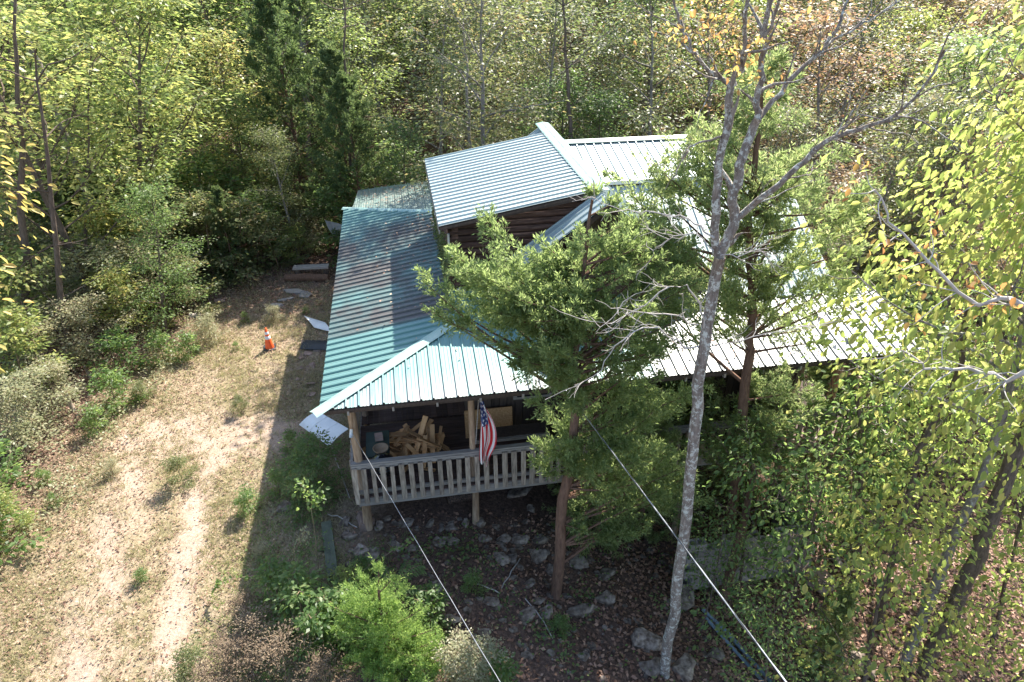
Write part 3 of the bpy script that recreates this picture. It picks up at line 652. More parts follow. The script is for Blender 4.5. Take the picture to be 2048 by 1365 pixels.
# workbench with dark top, plywood behind
t = thing('work_bench', 'long rough plank bench standing right of the flag', 'bench', tuple(W(3.75, 1.35, ZD)), TH)
MB().box((0, 0, .5), (1.7, .34, .06), None, .008).obj('seat', DARKW, t)
MB().box((0, -.2, .48), (1.7, .05, .07), None, .008).obj('front_rail', WOODH, t)
for a in (-.7, .7):
    for b_ in (-.13, .13): MB().box((a, b_, .235), (.08, .08, .47)).obj('leg', DARKW, t)
o = MB().box((0, 0, .35), (1.1, .03, .7)).obj('plywood_sheet', FRESH); inH(o, 3.35, 1.9, ZD, 0); o.rotation_euler = (-.18, 0, TH); tag(o, 'brown plywood sheet leaning on the wall behind the bench', 'plywood')
o = MB().lathe([(.045, 0), (.06, .13), (.055, .13), (.04, .01)], (0, 0, 0), 12).obj('tin_can', GUT, None, True); inH(o, 2.2, 1.25, ZD); tag(o, 'small white tin on the deck right of the scrap boards', 'can')

# =================================================================== FLAG
fl = thing('flag', 'stars and stripes flag hanging furled from a pole on the middle post', 'flag', tuple(W(2.98, .3, 0)), TH)
MB().tube([(-.1, .16, 2.05), (-.02, -.02, 3.45)], [.014, .012], 8).obj('flagpole', WOODH, fl, True)
me = bpy.data.meshes.new('cloth'); ns_, nt_ = 40, 44; V = []; UVs = []
for j in range(nt_+1):
    t_ = j/nt_
    for i in range(ns_+1):
        s_ = i/ns_; wd_ = .14+.33*math.sin(min(1, t_*1.25)*math.pi*.62)-.20*sm(t_, .62, 1)
        x = -.03+wd_*s_*(.8+.2*math.cos(t_*3))+.025*math.sin(s_*16+t_*4); y = -.04+.055*math.sin(s_*19+t_*2.5)*(.4+t_)+.02*math.sin(s_*41)
        z = 3.42-.40*s_*(1-.55*t_)-1.62*t_-.05*math.sin(s_*9)*t_
        V.append((x, y, z)); UVs.append((t_, s_))
Fc = [(j*(ns_+1)+i, j*(ns_+1)+i+1, (j+1)*(ns_+1)+i+1, (j+1)*(ns_+1)+i) for j in range(nt_) for i in range(ns_)]
me.from_pydata(V, [], Fc); uvl = me.uv_layers.new(name='UV')
for l_ in me.loops: uvl.data[l_.index].uv = UVs[l_.vertex_index]
me.polygons.foreach_set('use_smooth', [True]*len(Fc))
m, n, b = mat('flag_cloth'); uv = N(n, 'UVMap'); sp = N(n, 'SeparateXYZ'); n.links.new(uv.outputs[0], sp.inputs[0])
def mth(op, a, b_=None, c_=None):
    d = N(n, 'Math', operation=op)
    for i, x in enumerate((a, b_, c_)):
        if x is None: continue
        if hasattr(x, 'links'): n.links.new(x, d.inputs[i])
        else: d.inputs[i].default_value = x
    return d.outputs[0]
ux, vy = sp.outputs[0], sp.outputs[1]
stp = mth('LESS_THAN', mth('FRACT', mth('MULTIPLY', vy, 6.5)), .5)
c = mixc(n, stp, (.78, .76, .74), (.6, .02, .03))
cant = mth('MULTIPLY', mth('LESS_THAN', ux, .42), mth('LESS_THAN', vy, .5385))
fx = mth('SUBTRACT', mth('FRACT', mth('MULTIPLY', ux, 14.)), .5); row = mth('FLOOR', mth('MULTIPLY', ux, 14.))
fy = mth('SUBTRACT', mth('FRACT', mth('ADD', mth('MULTIPLY', vy, 9.3), mth('MULTIPLY', row, .5))), .5)
rr = mth('SQRT', mth('ADD', mth('MULTIPLY', fx, fx), mth('MULTIPLY', fy, fy))); ang_ = mth('ARCTAN2', fy, fx)
star = mth('LESS_THAN', rr, mth('ADD', .24, mth('MULTIPLY', mth('COSINE', mth('MULTIPLY', ang_, 5.)), .1)))
cc = mixc(n, star, (.02, .035, .15), (.78, .76, .74)); c = mixc(n, cant, c, cc)
n.links.new(c, b.inputs['Base Color']); b.inputs['Roughness'].default_value = .8; me.materials.append(m); link('cloth', me, fl)

# =================================================================== YARD OBJECTS
P = atg(540, 697); cn = thing('traffic_cone', 'orange traffic cone with two pale bands standing in the dry grass', 'traffic cone', tuple(P), .3)
MB().box((0, 0, .02), (.37, .37, .04)).obj('base', DARKP, cn)
def fr(z): return .135-(z-.04)*(.135-.028)/.68
def ring(z0, z1, e=0): return [(fr(z0)+e, z0), (fr(z1)+e, z1)]
MB().lathe(ring(.04, .72)+[(.02, .725)], n=20).obj('body', CONEO, cn, True)
MB().lathe(ring(.36, .46, .003), n=20).obj('band', CONEW, cn, True); MB().lathe(ring(.52, .60, .003), n=20).obj('band', CONEW, cn, True)
for (a, b_, h_, r_, lb) in ((148, 822, .62, .065, 'pale weathered wooden stake, the nearer of two at the edge of the bushes'), (182, 757, .42, .05, 'short grey wooden stake among the bushes, behind the nearer one')):
    P = atg(a, b_); o = MB().tube([(0, 0, -.1), (-.02, 0, h_*.5), (-.05, 0, h_)], [r_, r_*.95, r_*.88], 9).obj('wooden_stake', WOOD, None, True); o.location = tuple(P); tag(o, lb, 'stake')
def sheet(name, corners, z, label, m_, cat, ribs=0):
    Q = [at(a, b_, z+dz) for a, b_, dz in corners]; o0 = sum(Q)/4; mb = MB(); e1 = Q[1]-Q[0]; e2 = Q[3]-Q[0]; nn_ = unit(np.cross(e1, e2))
    if nn_[2] < 0: nn_ = -nn_
    k = 9; pts = []
    for i in range(k):
        t_ = i/(k-1); bend = .05*math.sin(t_*math.pi)
        for e in (0, 1): pts.append((Q[0]*(1-t_)+Q[3]*t_ if e == 0 else Q[1]*(1-t_)+Q[2]*t_)-o0+nn_*bend)
    top = [p for p in pts]; bot = [p-nn_*.02 for p in pts]
    mb.add(top+bot, [(2*i, 2*i+1, 2*i+3, 2*i+2) for i in range(k-1)]+[(2*k+2*i, 2*k+2*i+2, 2*k+2*i+3, 2*k+2*i+1) for i in range(k-1)]
           + [(2*i, 2*i+2, 2*k+2*i+2, 2*k+2*i) for i in range(k-1)]+[(2*i+1, 2*k+2*i+1, 2*k+2*i+3, 2*i+3) for i in range(k-1)]+[(0, 2*k, 2*k+1, 1), (2*k-2, 2*k-1, 4*k-1, 4*k-2)])
    if ribs:
        for q in range(1, ribs):
            a = Q[0]+(Q[1]-Q[0])*q/ribs-o0; b2 = Q[3]+(Q[2]-Q[3])*q/ribs-o0; mb.tube([a+nn_*.01, (a+b2)/2+nn_*.06, b2+nn_*.01], .008, 4)
    o = mb.obj(name, m_); o.location = tuple(o0); return tag(o, label, cat)
sheet('metal_sheet', [(634, 822, .35), (697, 858, .35), (658, 893, .0), (598, 850, .0)], .35, 'white sheet of ribbed metal tilted in the weeds by the front left corner', WHITEM, 'metal sheet', 3)
sheet('metal_sheet', [(608, 632, .03), (650, 645, .12), (664, 664, .1), (628, 655, .03)], .05, 'curved white metal offcut in the shade behind the cone', WHITEM, 'metal sheet')
sheet('tarp_panel', [(650, 441, .9), (683, 449, .9), (684, 478, .3), (668, 474, .3)], .6, 'dark grey panel propped at the rear left corner of the house', GREYM, 'panel')
sheet('metal_sheet', [(610, 680, .02), (660, 682, .05), (655, 700, .05), (600, 698, .02)], .02, 'dark blue-grey sheet lying by the flat stones', DARKP, 'metal sheet')
# boards and an old bench behind the left side
P = atg(625, 552); t = thing('log_bench', 'weathered plank on stumps beside the rear left of the house', 'bench', tuple(P), .1)
MB().box((0, 0, .36), (1.3, .3, .07), None, .01).obj('seat', WOODH, t)
for a in (-.5, .5): MB().tube([(a, 0, 0), (a, 0, .32)], .12, 9).obj('leg', BARK, t)
o = MB().tube([(-.8, 0, .12), (0, .03, .13), (.8, 0, .12)], [.14, .15, .13], 9).obj('log', BARKR); P = atg(615, 562); o.location = tuple(P); tag(o, 'short brown log on the ground in front of the plank bench', 'log')
Q0, Q1 = atg(655, 1055), atg(668, 1160); mb = MB().beam(Q0+[0, 0, .1], Q1+[0, 0, .06], .2, .16, jit=.015); o = mb.obj('old_timber', simple('mossy_timber', [(.3, (.06, .07, .05)), (.7, (.16, .17, .12))], 4, bs=.6)); tag(o, 'old mossy squared timber lying in the rubble left of the boulder', 'timber')
for (pp, z_, r_, lb) in (([(1405, 1222), (1455, 1270), (1545, 1372)], .05, .042, 'upper of two blue grey pipes lying on the leaves'), ([(1412, 1240), (1465, 1300), (1530, 1372)], .05, .036, 'lower of two blue grey pipes lying on the leaves')):
    pts = [atg(*p)+[0, 0, z_] for p in pp]; tag(MB().tube(pts, r_, 10).obj('pipe', PIPE, None, True), lb, 'pipe')
o = MB().beam(atg(1650, 1100)+[0, 0, .2], atg(1690, 1150)+[0, 0, .05], .14, .05).obj('plank', WOOD); tag(o, 'weathered plank lying beyond the right end of the block wall', 'plank')
# roll of wire mesh lying under the deck
o = MB().tube([(-.35, 0, .12), (.35, 0, .12)], .12, 12).obj('wire_roll', simple('rusty_mesh', [(.45, (.03, .02, .018)), (.55, (.13, .08, .06))], 40, bs=.5)); P = atg(925, 1010); o.location = (P[0], P[1]+.15, P[2]); o.rotation_euler = (0, 0, TH+.1); tag(o, 'rusty roll of wire mesh lying under the porch', 'wire roll')
# power cables
def sag(a, b_, s_, k=26): return [a+(b_-a)*t-np.array([0, 0, s_*4*t*(1-t)]) for t in np.linspace(0, 1, k)]
def cable(a, mid, m_, r_, label, strands=3):
    e = a+(mid-a)*1.9; pts = sag(a, e, .0, 30); t = thing('power_cable', label, 'cable', tuple(a))
    for s_ in range(strands):
        q = [p-a+r_*.8*np.array([math.cos(i*2.1+s_*2.1), 0, math.sin(i*2.1+s_*2.1)]) for i, p in enumerate(pts)]
        MB().tube(q, r_, 6).obj('strand', m_ if s_ == 0 else (CABLEB if s_ == 2 else m_), t, True)
    return t
a1 = W(.47, .36, 2.75)
cable(a1, atY(1000, 1365, 4.3), CABLE, .0042, 'thin bright cable running from the corner post to the bottom of the picture', 1)
o = MB().tube([a1+[0, 0, .08], a1-[.0, .1, .05]], [.03, .035], 10).obj('insulator', GUT, None, True); tag(o, 'white insulator holding the thin cable at the corner post', 'insulator')
a2 = W(4.55, -.02, 3.6)
cable(a2, atY(1572, 1365, 3.4), CABLE, .0065, 'thick twisted cable running from the eave to the lower right', 3)

# =================================================================== NEAR TREES
# bare lichen covered tree in front of the porch
bt = thing('bare_tree', 'tall leafless tree with lichen patched bark forking above the roof', 'tree', tuple(atg(1328, 1350)))
b0 = np.array(bt.location); YB = b0[1]
def ppl(pts, y0, y1): return [atY(p[0], p[1], y0+(y1-y0)*i/(len(pts)-1))-b0 for i, p in enumerate(pts)]
tp = ppl([(1328, 1350), (1346, 1230), (1366, 1080), (1386, 900), (1400, 770), (1415, 650), (1440, 515)], YB, YB+.5)
tp[0] = tp[0]-np.array([0, 0, .3]); q = dens(tp, 3, .012); MB().tube(q, list(np.linspace(.1, .078, len(q))), 12).obj('trunk', BARKL, bt, True)
Y0 = YB+.5
def limb(pts, y0, y1, r0, r1, name='branch', m_=None, tw=0, twl=.5, seed=1, n=8):
    P = ppl(pts, y0, y1); rg_ = np.random.default_rng(seed); q = dens(P, 3, .014, rg_); mb = MB().tube(q, list(np.linspace(r0*.8, r1*.8, len(q))), n)
    Q = np.array(q)
    for i in range(tw):
        k = rg_.integers(2, len(Q)-1); d = unit(Q[min(k+1, len(Q)-1)]-Q[k-1])+rg_.normal(0, .55, 3); l_ = twl*rg_.uniform(.5, 1.3)
        c_ = curve_pts(Q[k], d, l_, 6, .2, .03, rg_); mb.tube(c_, list(np.linspace(max(r1*.9, .006), .0025, 7)), 4, False)
        for _ in range(2):
            kk = rg_.integers(1, 6); d2 = unit(c_[kk]-c_[kk-1])+rg_.normal(0, .6, 3); mb.tube(curve_pts(c_[kk], d2, l_*.45, 4, .2, .0, rg_), [.004, .0035, .003, .0025, .002], 3, False)
    return mb.obj(name, m_ or BARKL, bt, True)
limb([(1440, 520), (1429, 480), (1433, 400), (1446, 290), (1457, 195), (1462, 165)], Y0, Y0+.2, .075, .055, n=10, tw=2)
limb([(1462, 172), (1440, 155), (1408, 135), (1385, 100), (1362, 55), (1345, -10)], Y0+.2, Y0+.6, .035, .018, tw=8, twl=.7, seed=2)
limb([(1462, 172), (1478, 140), (1486, 100), (1490, 50), (1495, -20)], Y0+.2, Y0-.1, .045, .025, tw=6, twl=.6, seed=3)
limb([(1438, 520), (1455, 480), (1471, 440), (1467, 385), (1478, 330), (1495, 285), (1516, 238)], Y0, Y0+.25, .09, .065, n=10, tw=2)
limb([(1516, 238), (1513, 195), (1522, 140), (1530, 70), (1540, -20)], Y0+.25, Y0+.3, .055, .035, tw=6, twl=.6, seed=4)
limb([(1530, 90), (1550, 40), (1562, -20)], Y0+.3, Y0+.1, .03, .02, tw=3, seed=14)
limb([(1516, 240), (1560, 185), (1610, 130), (1650, 93), (1680, 50), (1705, -15)], Y0+.25, Y0+.9, .045, .018, tw=8, twl=.7, seed=5)
limb([(1650, 93), (1700, 62), (1740, 42), (1820, -10)], Y0+.7, Y0+1.1, .022, .012, tw=8, twl=.6, seed=6)
limb([(1470, 440), (1520, 400), (1575, 352), (1630, 300), (1661, 278), (1720, 262), (1774, 242), (1814, 212), (1860, 160), (1890, 100)], Y0+.1, Y0-.5, .055, .014, tw=14, twl=.8, seed=7)
limb([(1661, 278), (1690, 255), (1720, 230), (1770, 240)], Y0-.2, Y0-.6, .018, .008, tw=5, seed=8)
limb([(1446, 270), (1410, 285), (1380, 295), (1360, 330), (1330, 380)], Y0+.1, Y0+.4, .02, .006, tw=6, twl=.4, seed=9)
dead = [([(1429, 480), (1400, 452), (1370, 432), (1330, 426), (1280, 426), (1225, 415), (1170, 392)], .02), ([(1412, 680), (1408, 640), (1395, 600), (1370, 570), (1335, 575), (1290, 610), (1220, 645), (1160, 640), (1100, 612)], .02),
        ([(1405, 690), (1370, 700), (1320, 655), (1270, 660), (1230, 690), (1200, 745), (1150, 775), (1090, 800)], .018), ([(1395, 650), (1350, 630), (1290, 625), (1240, 622), (1190, 600)], .014),
        ([(1425, 500), (1395, 470), (1350, 470), (1310, 500), (1290, 540)], .012), ([(1440, 510), (1470, 515), (1510, 500), (1540, 508)], .012), ([(1400, 700), (1440, 690), (1510, 672), (1600, 655), (1690, 640)], .014)]
for i, (p_, r_) in enumerate(dead): limb(p_, Y0-.1, Y0-.1-.12*(i % 4)*3+.3, r_, .004, 'dead_branch', TWIG, tw=9, twl=.45, seed=20+i, n=6)
rg = np.random.default_rng(5)   # the few orange leaves left at its top
C = []
for (px, py, nn_, sp_) in ((1440, 60, 60, 45), (1480, 130, 40, 25), (1420, 20, 40, 45), (1500, 100, 20, 20), (1600, 20, 20, 50), (1350, 60, 20, 25), (1520, 160, 12, 20)):
    for _ in range(nn_): C.append(atY(px+rg.normal(0, sp_), py+rg.normal(0, sp_*.7), Y0+rg.normal(0, .35))-b0)
C = np.array(C); D = rg.normal(0, .6, C.shape)-np.array([0, 0, .5]); ln = rg.uniform(.045, .09, len(C))
link('crown', leaves('crown', C, D, rg.normal(0, 1, C.shape), ln, ln*.55, LM['autumn'], .2, True), bt)

# cedars in front of the porch
P = atg(1110, 1192); YC = P[1]
c1 = cedar_env(101, P, [P-[0, 0, .3], atY(1128, 1000, YC), atY(1150, 860, YC+.05), atY(1150, 720, YC+.2), atY(1165, 560, YC+.4), atY(1185, 400, YC+.6)],
    [(atY(985, 560, YC+.5), (.95, 1.0, .75), 1.), (atY(1090, 600, YC+.3), (1.1, 1.2, .95), 1.5), (atY(1215, 560, YC+.5), (1.0, 1.3, 1.1), 1.3), (atY(1200, 720, YC+.2), (1.1, 1.2, .75), 1.), (atY(1240, 880, YC+.1), (1.1, 1.0, .7), 1.0), (atY(1310, 500, YC+.8), (.9, 1.1, .7), .7), (atY(1330, 650, YC+.6), (.9, 1.1, .6), .6), (atY(1320, 790, YC+.3), (.9, 1.0, .5), .5), (atY(1085, 700, YC+.0), (.75, .8, .45), .45), (atY(1330, 950, YC+.3), (.9, .9, .6), .8), (atY(1220, 1010, YC+.2), (.9, .8, .5), .6), (atY(1130, 870, YC+.1), (.6, .6, .5), .4)],
    [atY(955, 425, YC+.7), atY(965, 450, YC+.6), atY(1185, 385, YC+.6), atY(835, 540, YC+.5), atY(850, 565, YC+.4), atY(852, 618, YC+.4), atY(875, 630, YC+.3), atY(900, 500, YC+.7), atY(890, 600, YC+.5), atY(1080, 480, YC+.6), atY(1240, 400, YC+.7), atY(1290, 430, YC+.7), atY(1060, 800, YC-.2), atY(1070, 880, YC-.1), atY(1065, 920, YC), atY(1090, 930, YC+.1), atY(930, 640, YC+.2), atY(1000, 690, YC+.1), atY(1030, 730, YC+.1)],
    'cedar', 330, ns=21, nn=16, needle=.085)
place('cedar_tree', 'bushy red cedar covering the middle of the porch, its forked tip reaching the log wall', 'tree', c1, P[0], P[1], 1, 0, z=P[2])
P = W(8.6, -.45, 0); P[2] = G(P[0], P[1]); Y2 = P[1]
c2 = cedar_env(102, P, [P-[0, 0, .3], atY(1486, 800, Y2), atY(1505, 640, Y2+.1), atY(1500, 430, Y2+.2), atY(1520, 260, Y2+.2), atY(1525, 105, Y2+.2)],
    [(atY(1525, 190, Y2+.2), (.7, .8, .8), .5), (atY(1500, 310, Y2+.3), (1.3, 1.3, .7), 1.2), (atY(1370, 390, Y2+.3), (1.2, 1.2, .8), 1.2), (atY(1390, 600, Y2+.3), (1.0, 1.0, .6), .5), (atY(1620, 390, Y2+.3), (1.2, 1.3, .8), 1.2), (atY(1470, 520, Y2+.2), (1.2, 1.3, .7), .9), (atY(1640, 540, Y2+.2), (1.1, 1.3, .7), .9), (atY(1560, 650, Y2+.2), (1.2, 1.2, .5), .45), (atY(1480, 860, Y2), (1.5, 1.0, .6), 1.0), (atY(1600, 780, Y2), (1.0, .9, .5), .5)],
    [atY(1215, 345, Y2+.4), atY(1270, 310, Y2+.4), atY(1310, 340, Y2+.5), atY(1330, 270, Y2+.4), atY(1385, 225, Y2+.4), atY(1700, 300, Y2+.4), atY(1740, 400, Y2+.4), atY(1690, 250, Y2+.3), atY(1440, 160, Y2+.3), atY(1600, 150, Y2+.2)], 'cedar', 250, ns=18, nn=15, needle=.09, trunk_r=.12)
place('cedar_tree', 'tall open red cedar with a dark trunk behind the bare tree', 'tree', c2, P[0], P[1], 1, 0, z=P[2])
c3 = cedar(103, 3.6, 1.5, .05, 'cedar', 80, 13, 24, .075, .1, .9, .8, .05, 1)
for (px, py, s_, lb) in ((1190, 1090, .95, 'dark low cedar just right of the reddish cedar trunk'), (1270, 1060, 1.15, 'dark low cedar between the two cedar trunks and the railing'), (1320, 1000, 1.1, 'shaded cedar close before the railing, behind the lichen trunk'), (1400, 980, 1.0, 'shaded young cedar right of the lichen trunk at the railing'), (1500, 975, 1.0, 'shaded young cedar at the railing, farther right of the lichen trunk'), (1150, 1010, .7, 'shaded young cedar under the left of the middle porch cedar'), (1590, 960, .8, 'shaded young cedar at the right end of the railing')):
    P = atg(px, py); place('young_cedar', lb, 'tree', c3, P[0], P[1], s_, px, 'low cedars before the railing')
P = atg(1445, 1200); t = thing('cedar_snag', 'reddish brown cedar stem standing before the block wall', 'tree', tuple(P))
MB().tube([(0, 0, -.2), (.02, 0, 1), (.1, .1, 2.2), (.1, .2, 3.6)], [.11, .1, .085, .06], 9).obj('trunk', BARKR, t, True)
c4 = cedar(104, 3.2, 1.0, .0, 'cedar', 70, 12, 34, .08, .4, 1.1, .8, .04, 1)
for (px, py, s_, lb) in ((1620, 760, .8, 'young cedar against the glare-whitened eave'), (1900, 760, .8, 'small green cedar on the brown slope at the right'), (1640, 1300, .75, 'dusty young cedar right of the pipes'), (1780, 930, .8, 'small cedar among the saplings near the steps'), (1700, 1000, .7, 'slim young cedar behind the end of the block wall')):
    P = atg(px, py+60); place('young_cedar', lb, 'tree', c4, P[0], P[1], s_, px)

# right side hardwoods with large hanging leaves
r1 = broadleaf(201, 6.5, 2.6, .2, 'green', 19, 8, 14, .14, .7, True, .08, BARKG, flat=.5)
r2 = broadleaf(202, 5.2, 2.0, .25, 'green', 17, 7, 13, .125, .7, True, .05, BARK, flat=.5)
r5 = broadleaf(205, 6.0, 2.4, .2, 'lime', 18, 8, 14, .15, .7, True, .06, BARK, flat=.5)  # brighter lime leaves: sunlit foliage patches put into the leaf colour
r3 = broadleaf(203, 10.8, 3.1, .52, 'lime', 28, 13, 28, .135, 1.1, True, .12, BARKG, flat=.7)
r4 = broadleaf(204, 9.0, 2.7, .35, 'yellow', 24, 12, 34, .14, .5, True, .12, BARK, flat=.4)
for (x, y, me_, s_, rz, lb, tl) in ((6.6, 7.4, r5, .8, .3, 'broad green sapling leaning in from the lower right corner', (0, -.1)), (5.3, 8.7, r2, .9, 1.4, 'green sapling spreading over the block wall', (.05, -.12)),
                                   (8.4, 7.0, r5, .7, 5.0, 'dense green sapling at the right edge', (0, 0)), (8.6, 11.2, r5, 1.0, 3.1, 'thin sapling beside the right porch corner', (0, 0)),
                                   (10.4, 12.6, r2, 1.1, .5, 'green understory tree on the brown slope', (0, 0)), (4.6, 7.2, r2, .55, 2.6, 'small drooping sapling over the pipes', (0, -.1)), (3.9, 8.9, r2, .5, 1.1, 'slim sapling before the left end of the block wall', (0, -.05)), (5.0, 9.9, r2, .8, 3.7, 'slim sapling between the porch railing and the block wall', (0, -.08)), (6.2, 10.3, r2, .85, .4, 'slim sapling under the glare-whitened eave', (0, 0)), (10.2, 9.0, r5, .8, 1.0, 'spreading sapling at the right edge, middle height', (0, 0)), (6.6, 11.6, r2, .95, 5.6, 'drooping leafy branches before the glare-whitened eave', (0, 0))):
    place('sapling', lb, 'tree', me_, x, y, s_, rz, 'saplings on the right', tilt=tl)
place('hickory_tree', 'tall tree with bright yellow-green hanging leaves filling the upper right corner', 'tree', r3, 7.9, 8.3, 1.0, .4)
# big leaning trunk lower right
t = thing('leaning_tree', 'thick dark leaning trunk at the right edge below the corner foliage', 'tree', tuple(atg(1850, 1340))); b_ = np.array(t.location)
q = [atY(x_, y_, b_[1]+dy)-b_ for x_, y_, dy in ((1850, 1340, 0), (1900, 1230, .1), (1955, 1110, .3), (1990, 1010, .5), (2045, 880, .8), (2110, 700, 1.2), (2160, 500, 1.5))]; q[0] = q[0]-np.array([0, 0, .3])
MB().tube(dens(q, 3, .015), list(np.linspace(.15, .1, 19)), 12).obj('trunk', BARK, t, True)
for (pp, r_, lb) in (([(1715, 1180), (1722, 1000), (1725, 880), (1712, 790)], .055, 'straight mossy trunk right of the block wall'), ([(1760, 1250), (1790, 1100), (1840, 900), (1905, 780), (1940, 600)], .07, 'forked dark trunk behind the leaning one'),
                     ([(1890, 1000), (1930, 880), (1960, 700), (1965, 560)], .05, 'slim trunk on the brown slope'), ([(1590, 900), (1600, 780), (1592, 640)], .04, 'grey stem crossing the glare-whitened eave')):
    P = atg(*pp[0]); t = thing('slim_tree', lb, 'tree', tuple(P)); q = [atY(x_, y_, P[1]+.1*i)-P for i, (x_, y_) in enumerate(pp)]; q[0] = q[0]-np.array([0, 0, .3])
    d_ = dens(q, 3, .02); mb = MB().tube(d_, list(np.linspace(r_, r_*.6, len(d_))), 9); rg_ = np.random.default_rng(int(pp[0][0]))
    for i in range(7): k = rg_.integers(3, len(d_)); mb.tube(curve_pts(d_[k], (rg_.normal(), rg_.normal(), .6), .9, 6, .15, .0, rg_), list(np.linspace(.014, .003, 7)), 4, False)
    mb.obj('trunk', BARK, t, True)
# bare arching branches with yellow and orange leaves at the right edge
for j, (pp, yy, lb) in enumerate((([(2100, 640), (2020, 600), (1950, 610), (1850, 520), (1780, 440), (1750, 380)], 6.0, 'grey branch with orange leaves reaching in from the right edge'),
                                 ([(2100, 720), (2000, 760), (1940, 740), (1860, 735), (1800, 700)], 5.6, 'arching branch with big yellow leaves before the brown slope'))):
    P0 = atY(2100, pp[0][1], yy); t = thing('tree_branch', lb, 'branch', tuple(P0)); rg_ = np.random.default_rng(60+j)
    q = dens([atY(x_, y_, yy+.12*i)-P0 for i, (x_, y_) in enumerate(pp)], 3, .02, rg_); mb = MB().tube(q, list(np.linspace(.03, .007, len(q))), 7); C = []
    for i in range(16):
        k = rg_.integers(2, len(q)); c_ = curve_pts(q[k], (-1+rg_.normal(0, .8), rg_.normal(0, .6), rg_.normal(0, .5)), .55, 6, .2, -.02, rg_); mb.tube(c_, list(np.linspace(.008, .003, 7)), 4, False)
        for _ in range(4 if j == 0 else 7): C.append(c_[rg_.integers(3, 7)]+rg_.normal(0, .06, 3))
    mb.obj('branch', TWIG, t, True); C = np.array(C); ln = rg_.uniform(.06, .11, len(C))
    D = rg_.normal(0, .6, C.shape)-np.array([.2, 0, .45]); link('foliage', leaves('foliage', C, D, rg_.normal(0, .6, C.shape)+[0, 0, 1], ln, ln*.6, LM['autumn'] if j == 0 else LM['yellow'], .2, True), t)

# =================================================================== LEFT AND BACK WOODS
T_ = {}
T_['yellow'] = [broadleaf(300+i, 9.5, 3.1, .22, 'yellow', 22, 11, 28, .17, .3, False, .14, BARK) for i in range(2)]
T_['green'] = [broadleaf(310+i, 9.5, 2.9, .15, 'green', 22, 11, 30, .155, .25, False, .13, BARK) for i in range(2)]
T_['olive'] = [broadleaf(320+i, 10, 2.8, .12, 'olive', 22, 12, 30, .135, .2, False, .13, BARKG) for i in range(2)]
T_['russet'] = [broadleaf(330, 9, 2.8, .2, 'russet', 18, 10, 22, .15, .3, False, .12, BARKG)]
T_['cedar'] = [cedar(340+i, 8.2, 2.9, .06, 'cedar_dark', 110, 11, 22, .14, .1, 1.0, .6, .12, 1, .26) for i in range(2)]
T_['lime'] = [broadleaf(350, 9.5, 2.8, .25, 'lime', 20, 10, 22, .18, .4, False, .12, BARKG)]
B_ = {'green': broadleaf(360, 2.4, 1.25, .05, 'green', 16, 9, 19, .13, .1, False, .03, STEM), 'olive': broadleaf(361, 2.2, 1.2, .05, 'olive', 16, 9, 19, .115, .1, False, .03, STEM),
      'pale': broadleaf(362, 1.7, 1.1, .05, 'pale', 16, 9, 20, .09, .1, False, .025, STEM), 'yellow': broadleaf(363, 2.4, 1.2, .1, 'yellow', 14, 9, 19, .13, .2, False, .03, STEM),
      'lime': broadleaf(365, 1.4, .8, .05, 'lime', 12, 8, 20, .075, .2, False, .02, STEM),
      'weed': broadleaf(364, 1.1, .7, .05, 'weed', 12, 8, 12, .105, .2, False, .02, STEM)}
DESC = {'yellow': 'yellow-green broadleaf tree', 'green': 'green broadleaf tree', 'olive': 'dull olive tree', 'russet': 'thin reddish brown tree', 'cedar': 'dark green cedar', 'lime': 'bright light green tree'}
# trees with a place of their own
for (x, y, k_, i_, s_, rz, lb) in ((-14.0, 20.2, 'yellow', 0, 1.05, .2, 'large yellow-green tree at the left edge over the bushes'), (-14.2, 24.2, 'yellow', 1, 1.05, 1.9, 'yellow-green tree behind the dark leaning trunk at the left'),
                                  (-17, 23.5, 'yellow', 0, 1.2, 3.2, 'broad yellow-green crown in the upper left corner'), (-11.0, 26.5, 'green', 0, .6, .9, 'green tree right behind the back edge of the clearing'),
                                  (-14.5, 27, 'yellow', 1, 1.15, 4.1, 'tall yellow tree top in the upper left'), (-9.0, 28.0, 'cedar', 0, 1.1, .3, 'dark cedar in front of the pale bare trunk'),
                                  (-6.6, 26.0, 'cedar', 1, .9, 1.3, 'dark cedar directly left of the rear lean-to roof'), (-10.2, 22.6, 'cedar', 1, .42, 2.2, 'small cedar standing in the bushes behind the cone'),
                                  (-8.4, 24.6, 'olive', 0, .5, 2.6, 'low olive tree at the back right of the clearing'), (-11.2, 18.9, 'green', 1, .5, 5.2, 'small green tree among the bushes behind the slim dark trunk')):
    place('cedar_tree' if k_ == 'cedar' else 'broadleaf_tree', lb, 'tree', T_[k_][i_], x, y, s_, rz)
for (u_, v_, k_, s_, lb) in ((4.7, 13.4, 'olive', 1.12, 'olive tree right behind the dormer, shading the rear of the roof'), (2.0, 14.2, 'green', .55, 'green tree behind the left end of the dormer'), (7.2, 14.6, 'olive', 1.1, 'olive tree close behind the end of the ridge'), (.2, 15.2, 'cedar', .8, 'cedar close behind the rear lean-to roof'), (9.6, 13.6, 'green', .7, 'small green tree behind the right wing')):
    P = W(u_, v_, 0); place('cedar_tree' if k_ == 'cedar' else 'broadleaf_tree', lb, 'tree', T_[k_][0], P[0], P[1], s_, u_)
